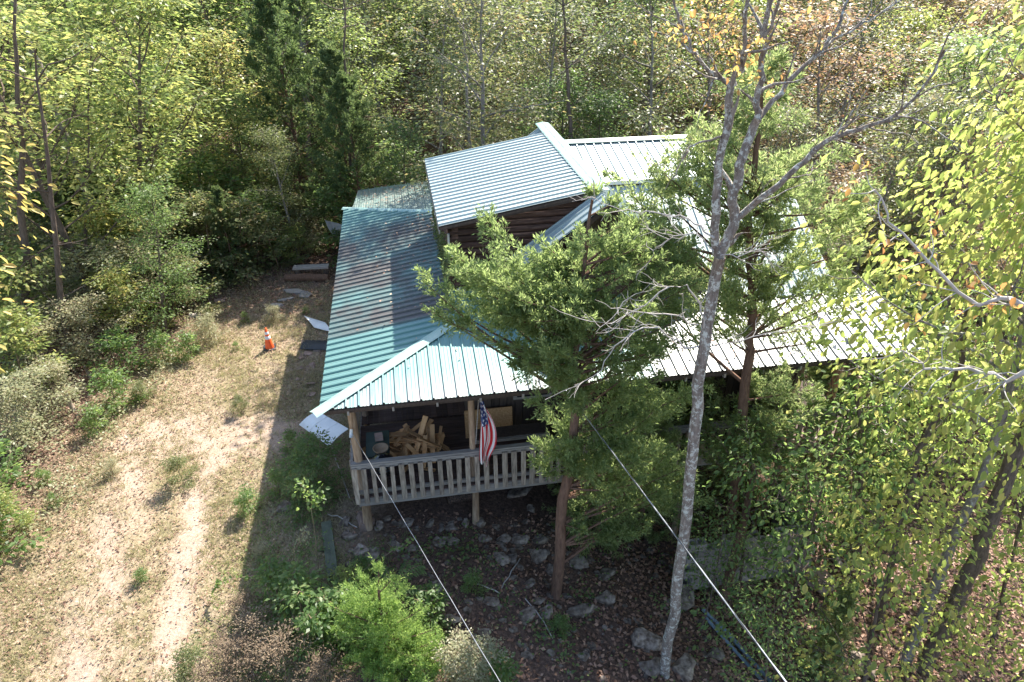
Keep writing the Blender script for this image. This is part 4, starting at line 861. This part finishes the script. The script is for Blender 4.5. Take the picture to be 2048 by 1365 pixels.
# near yellow leaves at the left edge
LM['gold'] = leafmat('leaf_gold', [(0, (.2, .2, .04)), (.6, (.38, .32, .06)), (1, (.5, .3, .06))], [(0, (.55, .55, .08)), (.6, (.8, .66, .12)), (1, (.85, .5, .1))], .45, .42, .26)
nl_ = broadleaf(370, 8.4, 2.9, .55, 'gold', 22, 11, 30, .16, .5, True, .07, BARK, flat=.5)
place('broadleaf_tree', 'tree with big golden leaves reaching in at the left edge of the picture', 'tree', nl_, -10.9, 9.9, 1.06, 1)
# forest
rg = np.random.default_rng(99); cnt = 0
y = 22.5
while y < 66:
    half = y*.80+5; step = 3.9+.03*(y-22) if y < 35 else 3.3
    x = -half+rg.uniform(0, step)
    while x < half:
        X = x+rg.uniform(-.9, .9); Y = y+rg.uniform(-1.1, 1.1); h = toH((X, Y, 0)); x += step
        if -8.5 < h[0] < 14 and h[1] < 12.6: continue
        if X < -5 and Y < 26 and X > -12: continue
        if X < -5 and Y < 24: continue
        q = (X/Y)
        if q < -.38: k_ = rg.choice(['yellow', 'yellow', 'green', 'lime'], p=[.4, .2, .25, .15])
        elif q < -.12: k_ = rg.choice(['cedar', 'olive', 'green', 'yellow'], p=[.3, .25, .25, .2])
        elif q < .25: k_ = rg.choice(['olive', 'green', 'cedar', 'russet'], p=[.45, .22, .13, .2])
        else: k_ = rg.choice(['olive', 'russet', 'green', 'yellow', 'lime'], p=[.2, .45, .12, .13, .1])
        if Y < 27 and -.25 < q < .4 and k_ in ('yellow',): k_ = 'olive'
        s_ = rg.uniform(.8, 1.15)*(1+.006*(Y-22)); 
        if Y < 26: s_ *= .78
        if q < -.12 and Y < 31: s_ *= .72
        mlist = T_[k_]; side0 = 'on the left' if q < -.38 else ('behind the clearing' if q < -.12 else ('behind the house' if q < .25 else 'on the right'))
        bx = 1024+FPX*X/(Y*math.cos(PITCH)+4*math.sin(PITCH)); side = 'behind the hanging leaves of the corner tree'
        for lim_, nm_ in ((120, 'at the left edge'), (300, 'above the wooden stakes'), (450, 'above the bushes left of the cone'), (560, 'left of the pale leaning trunk'), (700, 'around the dark cedars'), (850, 'above the rear lean-to roof'), (980, 'behind the dormer roof'), (1120, 'behind the ridge end'), (1260, 'behind the right wing'), (1400, 'left of the bare tree top'), (1560, 'behind the forks of the bare tree'), (1750, 'right of the bare tree')):
            if bx < lim_: side = nm_; break
        dist = 'front rank' if Y < 30 else ('middle' if Y < 42 else 'far back')
        place('cedar_tree' if k_ == 'cedar' else 'broadleaf_tree', f'{DESC[k_]} in the {dist} {side}', 'tree', mlist[rg.integers(len(mlist))], X, Y, s_, rg.uniform(0, 6.28), f'{DESC[k_]}s {side}, {dist}'); cnt += 1
    y += 3.7+.05*(y-22) if y < 35 else 3.9
# right side woods between house and the frame edge
for (X, Y, k_, s_) in ((15.8, 19, 'russet', .7), (13.5, 20.5, 'olive', .8), (18.5, 21.5, 'russet', 1.), (12, 22, 'olive', .8), (21, 18, 'lime', .9), (10.5, 21.6, 'russet', .65), (16, 24, 'green', 1.), (13.2, 18, 'russet', .45)):
    place('broadleaf_tree', f'{DESC[k_]} on the slope right of the house', 'tree', T_[k_][0], X, Y, s_, X, f'{DESC[k_]}s right of the house')
# pale bare trunks standing up in the woods
def stem_tree(px0, py0, px1, py1, Y, r_, lb, m_=BARKG, seed=1, tw=16):
    x0, x1 = atY(px0, py0, Y), atY(px1, py1, Y+.3); z0 = G(x0[0], Y); dirv = (x1-x0)/(x1[2]-x0[2]); base = x0+dirv*(z0-x0[2])
    t = thing('bare_trunk_tree', lb, 'tree', tuple(base)); q = dens([np.array([0, 0, -.3]), x0-base+(0, 0, 0), x1-base, x1-base+dirv*3.5], 5, .04, np.random.default_rng(seed))
    mb = MB().tube(q, list(np.linspace(r_, r_*.15, len(q))), 9); rg_ = np.random.default_rng(seed)
    for i in range(tw):
        k = rg_.integers(5, len(q)-1); c_ = curve_pts(q[k], (rg_.normal(), rg_.normal(), .4), rg_.uniform(1, 2.2), 7, .16, .02, rg_); mb.tube(c_, list(np.linspace(.025, .004, 8)), 4, False)
        kk = rg_.integers(2, 6); mb.tube(curve_pts(c_[kk], (rg_.normal(), rg_.normal(), .3), .8, 4, .2, 0, rg_), [.01, .008, .006, .004, .003], 3, False)
    mb.obj('trunk', m_, t, True)
stem_tree(590, 290, 545, 0, 31.0, .24, 'pale leaning trunk with fine bare twigs rising above the dark cedar', seed=2)
stem_tree(605, 120, 597, 0, 34.0, .2, 'second pale trunk close to the right of the leaning one', seed=3)
stem_tree(128, 640, 100, 380, 17.6, .13, 'slim dark trunk standing in the bushes at the left', BARK, 4, 10)
stem_tree(45, 420, 38, 180, 18.6, .13, 'dark trunk near the left edge behind the slim one', BARK, 5, 8)
stem_tree(172, 420, 175, 330, 21, .07, 'thin straight stem between the yellow crowns', BARK, 6, 8)
stem_tree(75, 120, 30, 0, 25., .16, 'grey upper trunk at the top left corner', BARKG, 7, 10)
stem_tree(700, 330, 690, 100, 26, .09, 'dark thin trunk left of the upper roof', BARK, 8, 14)
stem_tree(1140, 250, 1130, 60, 24.5, .1, 'dark trunk behind the end of the ridge', BARK, 9, 14)
stem_tree(940, 260, 930, 100, 24.5, .08, 'thin grey trunk behind the middle of the upper roof', BARKG, 10, 16)
# bushes along the clearing
bl = [(140, 640, 'pale', 1.3), (230, 620, 'pale', 1.2), (190, 560, 'pale', 1.3), (110, 720, 'pale', 1.0), (60, 760, 'yellow', .9), (280, 640, 'yellow', .9), (320, 590, 'pale', 1.2), (380, 560, 'olive', 1.2), (430, 540, 'olive', 1.3),
      (480, 530, 'olive', 1.2), (400, 600, 'olive', .9), (340, 520, 'olive', 1.5), (270, 560, 'yellow', 1.3), (200, 690, 'pale', 1.1), (250, 720, 'weed', 1.1), (90, 840, 'pale', .9), (30, 880, 'pale', 1.0), (10, 960, 'weed', 1.3),
      (590, 500, 'yellow', .6), (560, 510, 'olive', .8), (620, 480, 'olive', .9), (520, 500, 'green', 1.1), (150, 500, 'green', 1.5), (60, 620, 'olive', 1.5), (10, 700, 'yellow', 1.4), (235, 790, 'weed', .9), (200, 840, 'weed', .7), (330, 700, 'weed', .8), (420, 660, 'pale', .5),
      (385, 690, 'weed', .6), (440, 480, 'green', 1.4), (370, 470, 'yellow', 1.4), (300, 480, 'green', 1.6), (230, 470, 'olive', 1.7), (-30, 1100, 'weed', 1.4), (20, 1050, 'yellow', .5), (500, 470, 'olive', 1.5), (120, 790, 'pale', .7), (660, 420, 'olive', 1.2)]
nm = {'pale': 'pale seeding bush', 'green': 'leafy green bush', 'olive': 'dull olive bush', 'yellow': 'yellowing bush', 'weed': 'light green weed mass'}
for i, (px, py, k_, s_) in enumerate(bl):
    P = atg(px, py+25); wh = 'near the wooden stakes' if (px < 260 and py > 680) else ('at the left edge' if px < 110 else ('left of the traffic cone' if px < 470 else 'behind the traffic cone by the house'))
    place('bush', f'{nm[k_]} {wh}, at the edge of the clearing', 'bush', B_[k_], P[0], P[1], s_*rg.uniform(.85, 1.1), rg.uniform(0, 6.28), f'{nm[k_]}es {wh}', parts=('stem', 'foliage'))
for i in range(75):       # undergrowth below the trees
    X, Y = rg.uniform(-24, 24), rg.uniform(22, 30); h = toH((X, Y, 0))
    if -8 < h[0] < 13.5 and h[1] < 12.2: continue
    if X < -5 and X > -11 and Y < 25: continue
    k_ = rg.choice(['green', 'olive', 'olive', 'pale']); place('bush', f'{nm[k_]} growing under the trees of the woods', 'bush', B_[k_], X, Y, rg.uniform(.8, 1.5), rg.uniform(0, 6), f'{nm[k_]}es under the trees', parts=('stem', 'foliage'))
for (X, Y, k_, s_) in ((12.5, 15, 'olive', 1.3), (14, 13.5, 'pale', 1.), (11.5, 17.5, 'green', 1.3), (15.2, 15.5, 'green', 1.2), (13.2, 10.5, 'olive', .9), (10.8, 14.6, 'olive', 1.2), (9.9, 16.6, 'green', 1.3)):
    place('bush', f'{nm[k_]} on the brown slope right of the porch', 'bush', B_[k_], X, Y, s_, X, 'bushes on the right slope', parts=('stem', 'foliage'))
# foreground shrubs
LMj = leafmat('juniper_bright', [(0, (.07, .14, .03)), (1, (.18, .28, .06))], [(0, (.3, .52, .06)), (1, (.55, .75, .14))], .5, .6, .2); LM['juniper'] = LMj
P = atg(775, 1325); q_ = P+np.array([0, 0, 1.])
fj = cedar_env(401, P, [P-[0, 0, .2], P+[0, 0, .8], P+[0, .1, 1.7]], [(P+[0, 0, .7], (.95, .7, .6), 1.2), (P+[-.15, .1, 1.3], (.6, .5, .5), .8), (P+[.5, -.2, .5], (.8, .6, .4), .8)],
    [P+[-.25, .1, 2.15], P+[.05, .15, 2.3], P+[.3, .1, 2.1], P+[-.5, .1, 1.9], P+[.75, 0, 1.5], P+[-.8, 0, 1.5], P+[.95, -.1, 1.1], P+[.5, .1, 1.9]], 'juniper', 120, ns=16, nn=20, needle=.055, trunk_r=.04)
place('juniper_bush', 'bright green feathery juniper at the bottom, below the boulder', 'bush', fj, P[0], P[1], 1., 0, z=P[2])
for (px, py, k_, s_, lb) in ((610, 1230, 'weed', 1.0, 'leafy green weed just left of the bright juniper'), (690, 1250, 'weed', .9, 'pale green weed against the left flank of the juniper'), (700, 1190, 'lime', .6, 'yellowish green sprout above the juniper'), (560, 1190, 'weed', .8, 'light green weed with long shoots at the shade edge'), (650, 1290, 'weed', .9, 'weed clump at the lower left side of the juniper'),
                          (910, 1340, 'pale', .5, 'pale flecked bush right of the junipers'), (960, 1350, 'pale', .5, 'pale flecked bush nearest the thin cable'), (1000, 1360, 'weed', .6, 'weeds at the bottom below the thin cable'), (860, 1230, 'weed', .7, 'dark green weed in the rubble right of the juniper'),
                          (730, 1150, 'weed', .5, 'weed beside the mossy timber'), (600, 930, 'weed', .5, 'dark weeds against the porch corner'), (640, 960, 'green', .55, 'green bush against the left side of the porch'), (560, 970, 'weed', .5, 'weeds in the shade edge left of the porch'), (585, 885, 'weed', .45, 'weeds over the white metal sheet'), (620, 1010, 'green', .45, 'low dark bush below the porch corner'),
                          (945, 1170, 'weed', .4, 'small broad weed in the rubble'), (1120, 1250, 'weed', .35, 'small weed at the foot of the red cedar'), (500, 1010, 'weed', .5, 'pale weed at the edge of the track')):
    P = atg(px, py+15); place('weed_bush', lb, 'plant', B_[k_], P[0], P[1], s_, px, parts=('stem', 'foliage'))
db = broadleaf(420, 1.25, .8, .03, 'dead', 22, 9, 10, .055, -.3, False, .012, STEM)
for i, (px, py, s_) in enumerate(((520, 1290, .7), (470, 1345, .7), (570, 1350, .8), (650, 1375, .6), (500, 1235, .5), (620, 985, .6), (430, 1385, .6))):
    P = atg(px, py+10); place('dead_brush', ['largest clump of dead brown brush left of the bright juniper', 'dead brown brush at the bottom edge beside the track shade', 'dead brown brush at the bottom, close left of the juniper', 'dead brown brush at the bottom edge below the juniper flank', 'uppermost small clump of dead brush above the largest one', 'dead brown brush under the porch corner beside the timber', 'leftmost dead brush, cut by the bottom edge'][i], 'bush', db, P[0], P[1], s_, i, 'dead brown brush clumps', parts=('stem', 'foliage'))
# tall thin stem with heart shaped leaves, and a sprawling shoot
def shoot(pp, Y0_, Y1_, lb, lm, n_leaf, r_=.008, size=.08, spread=.05, frm=.4, seed=0):
    rg_ = np.random.default_rng(seed); P0 = atY(*pp[0], Y0_); t = thing('tall_weed', lb, 'plant', tuple(P0)); q = dens([atY(x_, y_, Y0_+(Y1_-Y0_)*i/(len(pp)-1))-P0 for i, (x_, y_) in enumerate(pp)], 4, .008, rg_)
    MB().tube(q, list(np.linspace(r_, .003, len(q))), 5).obj('stem', STEM, t); Q = np.array(q)
    tt = rg_.uniform(frm, 1, n_leaf)*(len(q)-1); k = np.clip(tt.astype(int), 0, len(q)-2); C = Q[k]+(Q[k+1]-Q[k])*(tt-k)[:, None]+rg_.normal(0, spread, (n_leaf, 3)); ln = size*rg_.uniform(.6, 1.3, n_leaf)
    link('foliage', leaves('foliage', C, rg_.normal(0, .7, C.shape)-[0, 0, .2], rg_.normal(0, .5, C.shape)+[0, 0, 1], ln, ln*.75, LM[lm], .2, True), t)
g1 = atg(645, 1190)
shoot([(645, 1190), (636, 1120), (625, 1040), (622, 990), (600, 970)], g1[1], g1[1]+.1, 'tall thin weed with heart shaped leaves standing left of the porch', 'weed', 60, frm=.62, spread=.07)
shoot([(622, 1020), (635, 1000), (640, 975)], g1[1]+.1, g1[1]+.1, 'leafy side shoot near the top of the tall thin weed', 'weed', 30, frm=.1, spread=.05, seed=4)
shoot([(600, 1160), (540, 1152), (480, 1155), (440, 1160), (430, 1180)], g1[1]-.2, g1[1]-.1, 'long shoot with leaves in rows arching left over the shade edge', 'weed', 70, frm=.1, size=.07, spread=.025, seed=1)
shoot([(690, 1180), (740, 1130), (790, 1100), (830, 1075)], g1[1]-.1, g1[1], 'thin shoot rising right over the rubble', 'weed', 45, size=.06, spread=.04, seed=2)
shoot([(570, 1160), (590, 1100), (610, 1060), (612, 1085)], g1[1]-.1, g1[1], 'feathery pale weed top left of the mossy timber', 'pale', 80, size=.04, spread=.05, frm=.2, seed=3)
# compound leaves (paired leaflets) right of the juniper
t = thing('sumac_plant', 'plant with dark paired leaflets on arching stalks above the juniper', 'plant', tuple(atg(800, 1240))); b_ = np.array(t.location); rg_ = np.random.default_rng(8); C = []; D = []; mb = MB()
for i in range(11):
    a = rg_.uniform(-.5, 3.4); c_ = curve_pts((0, 0, .75+rg_.uniform(0, .3)), (math.cos(a), math.sin(a), .35), .62, 10, .05, -.07, rg_); mb.tube([(0, 0, 0)]+c_, [.008]+[.004]*11, 4, False)
    for k in range(2, 11):
        dd = unit(c_[k]-c_[k-1]); sd = unit(np.cross(dd, [0, 0, 1]))
        for s_ in (-1, 1): C.append(c_[k]); D.append(sd*s_+dd*.35-np.array([0, 0, .15]))
mb.obj('stem', STEM, t); C = np.array(C); ln = rg_.uniform(.09, .13, len(C)); link('foliage', leaves('foliage', C, np.array(D), np.tile([0, 0, 1.], (len(C), 1)), ln, ln*.36, LM['green'], .15, True), t)
# sticks on the ground
for i, (a, b_) in enumerate((((655, 1030), (715, 1058)), ((1050, 1200), (1105, 1280)), ((1000, 1180), (1040, 1120)), ((930, 1170), (1000, 1190)), ((640, 845), (700, 1000)))):
    p, q = atg(*a)+[0, 0, .05], atg(*b_)+[0, 0, .04]; o = MB().tube(dens([p, (p+q)/2+[0.03, .02, .03], q], 3, .015), .012, 5).obj('stick', TWIG); tag(o, ['bare stick lying across the rubble by the mossy timber', 'forked pale stick on the leaves below the ledge stones', 'thin stick among the ledge stones', 'stick lying flat in the middle of the rubble', 'stick propped in the weeds by the porch corner'][i], 'stick')

# =================================================================== LITTER, GRASS
rg = np.random.default_rng(21)
def scatter_leaves(name, n_, xr, yr, dens_fn, size, m_, label, lift=.012, up=.35):
    X = rg.uniform(*xr, n_); Y = rg.uniform(*yr, n_); k = rg.uniform(0, 1, n_) < dens_fn(X, Y); X, Y = X[k], Y[k]; Z = gz(X, Y)+lift+rg.uniform(0, .03, len(X))
    C = np.stack([X, Y, Z], 1); D = rg.normal(0, 1, C.shape); D[:, 2] *= .3; Nn = rg.normal(0, up, C.shape)+[0, 0, 1]; ln = size*rg.uniform(.6, 1.4, len(X))
    o = link(name, leaves(name, C, D, Nn, ln, ln*rg.uniform(.45, .7, len(X)), m_, .22)); o['kind'] = 'stuff'; o['label'] = label; o['category'] = 'leaves'
def hdist(X, Y): dx, dy = X-HA[0], Y-HA[1]; return dx*HU[0]+dy*HU[1], dx*HV[0]+dy*HV[1]
def dR(X, Y):
    u, v_ = hdist(X, Y); d = np.where((u > .6) & (u < 11.5) & (v_ > .8) & (v_ < 10), 0, 1.)*sm(u, -1., 4); d = d*(.35+.65*sm(u, 3, 7)); return d
scatter_leaves('fallen_leaves', 90000, (-4, 16), (4.5, 22), dR, .085, LM['litter'], 'brown fallen leaves covering the slope on the right')
def dL(X, Y): u, v_ = hdist(X, Y); return (1-.75*bare(X, Y))* (1-sm(u, -1.5, 0))*(.35+.65*sm(-X, 8, 11))*np.where((u > .5) & (v_ > 0), 0, 1)
LM['chaff'] = leafmat('chaff', [(0, (.12, .06, .04)), (.4, (.3, .17, .11)), (.7, (.5, .35, .24)), (1, (.66, .54, .4))], [(0, (.2, .1, .06)), (1, (.6, .45, .3))], .15, .7, .2)
scatter_leaves('fallen_leaves', 100000, (-15, -1), (4.5, 26), lambda X, Y: np.clip(dL(X, Y)*1.6, 0, 1), .055, LM['chaff'], 'scattered dry leaves on the straw of the clearing')
scatter_leaves('fallen_leaves', 26000, (-26, 26), (20, 34), lambda X, Y: np.where((hdist(X, Y)[0] > -1) & (hdist(X, Y)[0] < 11.5) & (hdist(X, Y)[1] < 10.8), 0, 1.), .11, LM['litter'], 'fallen leaves under the trees behind the house')
# leaves lying on the roof planes
C = []
for _ in range(230):
    u, v_ = UW-abs(rg.normal(0, .7)), rg.uniform(2.2, 9.5)
    if 0 < u < UW and v_ < 8.7: C.append(W(u, v_, zL(u, v_)+.03))
for _ in range(260): u, v_ = rg.uniform(.6, 3), rg.uniform(10.2, 12.9); C.append(W(u, v_, zR(u, v_)+.03)) if v_ > 10.55-(u-.25)*.73 else None
for _ in range(420): u, v_ = rg.uniform(5.8, 12.2), rg.uniform(.02, 1.95); C.append(W(u, v_, zF(u, v_)+.03)) if rg.uniform() < 1-.12*(u-5.8) else None
for _ in range(14): u, v_ = rg.uniform(.6, 5), rg.uniform(.1, 1.9); C.append(W(u, v_, zF(u, v_)+.03)) if u > v_ else None
C = np.array(C); D = rg.normal(0, 1, C.shape)*[1, 1, .2]; ln = rg.uniform(.045, .09, len(C))
o = link('roof_leaves', leaves('roof_leaves', C, D, rg.normal(0, .2, C.shape)+[0, 0, 1], ln, ln*.5, LM['litter'], .15)); o['kind'] = 'stuff'; o['label'] = 'dry leaves lying on the metal roofs'; o['category'] = 'leaves'
# vines and debris on the side wall of the dormer
n_ = 1500; C = np.stack([rg.normal(2.72, .06, n_), rg.uniform(3.1, 7.5, n_), 4.06+np.abs(rg.normal(0, .42, n_))], 1); C = np.array([W(*c_) for c_ in C]); ln = rg.uniform(.05, .09, n_)
o = link('ivy', leaves('ivy', C, rg.normal(0, 1, C.shape), rg.normal(0, 1, C.shape), ln, ln*.7, LM['olive'], .2)); o['kind'] = 'stuff'; tag(o, 'creeper growing up the log side wall above the left roof', 'creeper')
rk_ = np.random.default_rng(31); bm = bmesh.new(); vv = []; ff = []
for _ in range(900):
    X, Y = rk_.uniform(-4.5, 4.5), rk_.uniform(4.8, 11.5); u, v_ = hdist(X, Y)
    if v_ > .6 or u < -.6 or u > 8 or rk_.uniform() > .75: continue
    r_ = rk_.uniform(.03, .1)*rk_.uniform(.6, 1.3); c_ = np.array([X, Y, G(X, Y)+r_*.1]); k = len(vv); hh = r_*rk_.uniform(.3, .7); a0 = rk_.uniform(0, 6)
    for z_, q_ in ((-1, 1.1), (1, .75)):
        for i in range(5): a = a0+i*1.257+rk_.uniform(-.35, .35); vv.append(tuple(c_+np.array([math.cos(a)*r_*q_*rk_.uniform(.7, 1.3), math.sin(a)*r_*q_*.8, z_*hh*rk_.uniform(.6, 1)])))
    ff += [(k+i, k+(i+1) % 5, k+5+(i+1) % 5, k+5+i) for i in range(5)]+[tuple(k+5+i for i in range(5))]
me = bpy.data.meshes.new('rubble'); me.from_pydata(vv, [], ff); me.materials.append(STONE); o = link('rubble', me); o['kind'] = 'stuff'; o['label'] = 'small broken rubble strewn below the porch'; o['category'] = 'rubble'
# low ground cover in the shade before the porch
def clumps(name, n_, k_, xr, yr, fn, size, m_, label, hgt=.22, rad=.16):
    X = rg.uniform(*xr, n_); Y = rg.uniform(*yr, n_); q_ = rg.uniform(0, 1, n_) < fn(X, Y); X, Y = X[q_], Y[q_]; X = np.repeat(X, k_)+rg.normal(0, rad, len(X)*k_); Y = np.repeat(Y, k_)+rg.normal(0, rad, len(Y)*k_)
    C = np.stack([X, Y, gz(X, Y)+rg.uniform(.02, hgt, len(X))], 1); D = rg.normal(0, 1, C.shape)*[1, 1, .4]; ln = size*rg.uniform(.5, 1.4, len(X))
    o = link(name, leaves(name, C, D, rg.normal(0, .4, C.shape)+[0, 0, 1], ln, ln*.6, m_, .2)); o['kind'] = 'stuff'; o['label'] = label; o['category'] = 'ground cover'
def fs(X, Y): u, v_ = hdist(X, Y); return sm(u, -2.2, -1.4)*(1-sm(v_, -.2, .6))*(1-.8*sm(u, 2, 7))*sm(lump(X, Y, 1.6, 3), -.3, .5)
clumps('undergrowth', 1500, 16, (-7, 6), (3.5, 12), fs, .07, LM['weed'], 'low green ground cover among the rubble before the porch')
def fl_(X, Y): u, v_ = hdist(X, Y); return sm(-u, .2, .4)*(1-sm(-u, 1.4, 2.2))*sm(v_, -3, -1)*(1-sm(v_, 2.5, 4))
clumps('undergrowth', 500, 18, (-7, 0), (5, 16), fl_, .06, LM['green'], 'dark weeds in the strip of shade beside the porch', .35)
def fe(X, Y): return sm(-X, 9.2, 10.5)*(1-sm(-X, 14, 17))*sm(lump(X, Y, 1.3, 8), -.4, .4)
clumps('undergrowth', 2600, 18, (-17, -8.5), (8, 24), fe, .075, LM['pale'], 'pale weeds spreading from the bushes into the clearing', .4, .2)
# grass blades
def grass(name, n_, xr, yr, fn, hgt, wid, m_, label, per=7):
    X = rg.uniform(*xr, n_); Y = rg.uniform(*yr, n_); k = rg.uniform(0, 1, n_) < fn(X, Y); X, Y = X[k], Y[k]
    X = np.repeat(X, per)+rg.normal(0, .035, len(X)*per); Y = np.repeat(Y, per)+rg.normal(0, .035, len(Y)*per); Z = gz(X, Y)-.01
    C = np.stack([X, Y, Z], 1); D = rg.normal(0, .55, C.shape); D[:, 2] = 1.; D = unit(D); h_ = hgt*rg.uniform(.4, 1.4, len(X))[:, None]; s_ = unit(np.cross(D, rg.normal(0, 1, C.shape)))*wid
    bend = rg.normal(0, .35, C.shape)*[1, 1, 0]*h_
    V = np.stack([C-s_, C+s_, C+D*h_+bend], 1); o = link(name, quads(name, V, 3, m_)); o['kind'] = 'stuff'; o['label'] = label; o['category'] = 'grass'
def fg(X, Y):
    u, v_ = hdist(X, Y); o_ = CLEAR(X, Y)*(1-.93*bare(X, Y))*np.where((u > .4) & (v_ > .2), 0, 1); return o_*(.25+.75*sm(lump(X, Y, 1.1, 4), -.5, .7))
grass('grass', 38000, (-13, -1.5), (4.5, 24), fg, .15, .007, LM['grass'], 'dry tufted grass over the clearing', 6)
for i in range(26):
    X, Y = rg.uniform(-12, -4.6), rg.uniform(5, 21)
    if bare(np.array([X]), np.array([Y]))[0] > .35: continue
    place('weed_tuft', 'small pale weed tuft in the dry grass of the clearing', 'plant', B_[rg.choice(['pale', 'olive', 'weed'])], X, Y, rg.uniform(.14, .34), rg.uniform(0, 6), 'weed tufts in the clearing', parts=('stem', 'foliage'))
def fg2(X, Y): u, v_ = hdist(X, Y); return sm(u, -3.2, -1.6)*(1-sm(u, .2, 3))*(1-sm(v_, -.1, .3))*.8+.8*(1-sm(np.abs(u+1.6), .2, 1.0))*sm(-v_, -6, 3)
grass('grass', 9000, (-8, 3), (4.5, 18), fg2, .2, .006, LM['weed'], 'green weeds and grass along the shade edge', 5)
print('forest trees', cnt, 'tris', sum(sum(max(1, len(p.vertices)-2) for p in m_.polygons) if len(m_.polygons) < 2000 else len(m_.polygons)*2 for m_ in bpy.data.meshes))
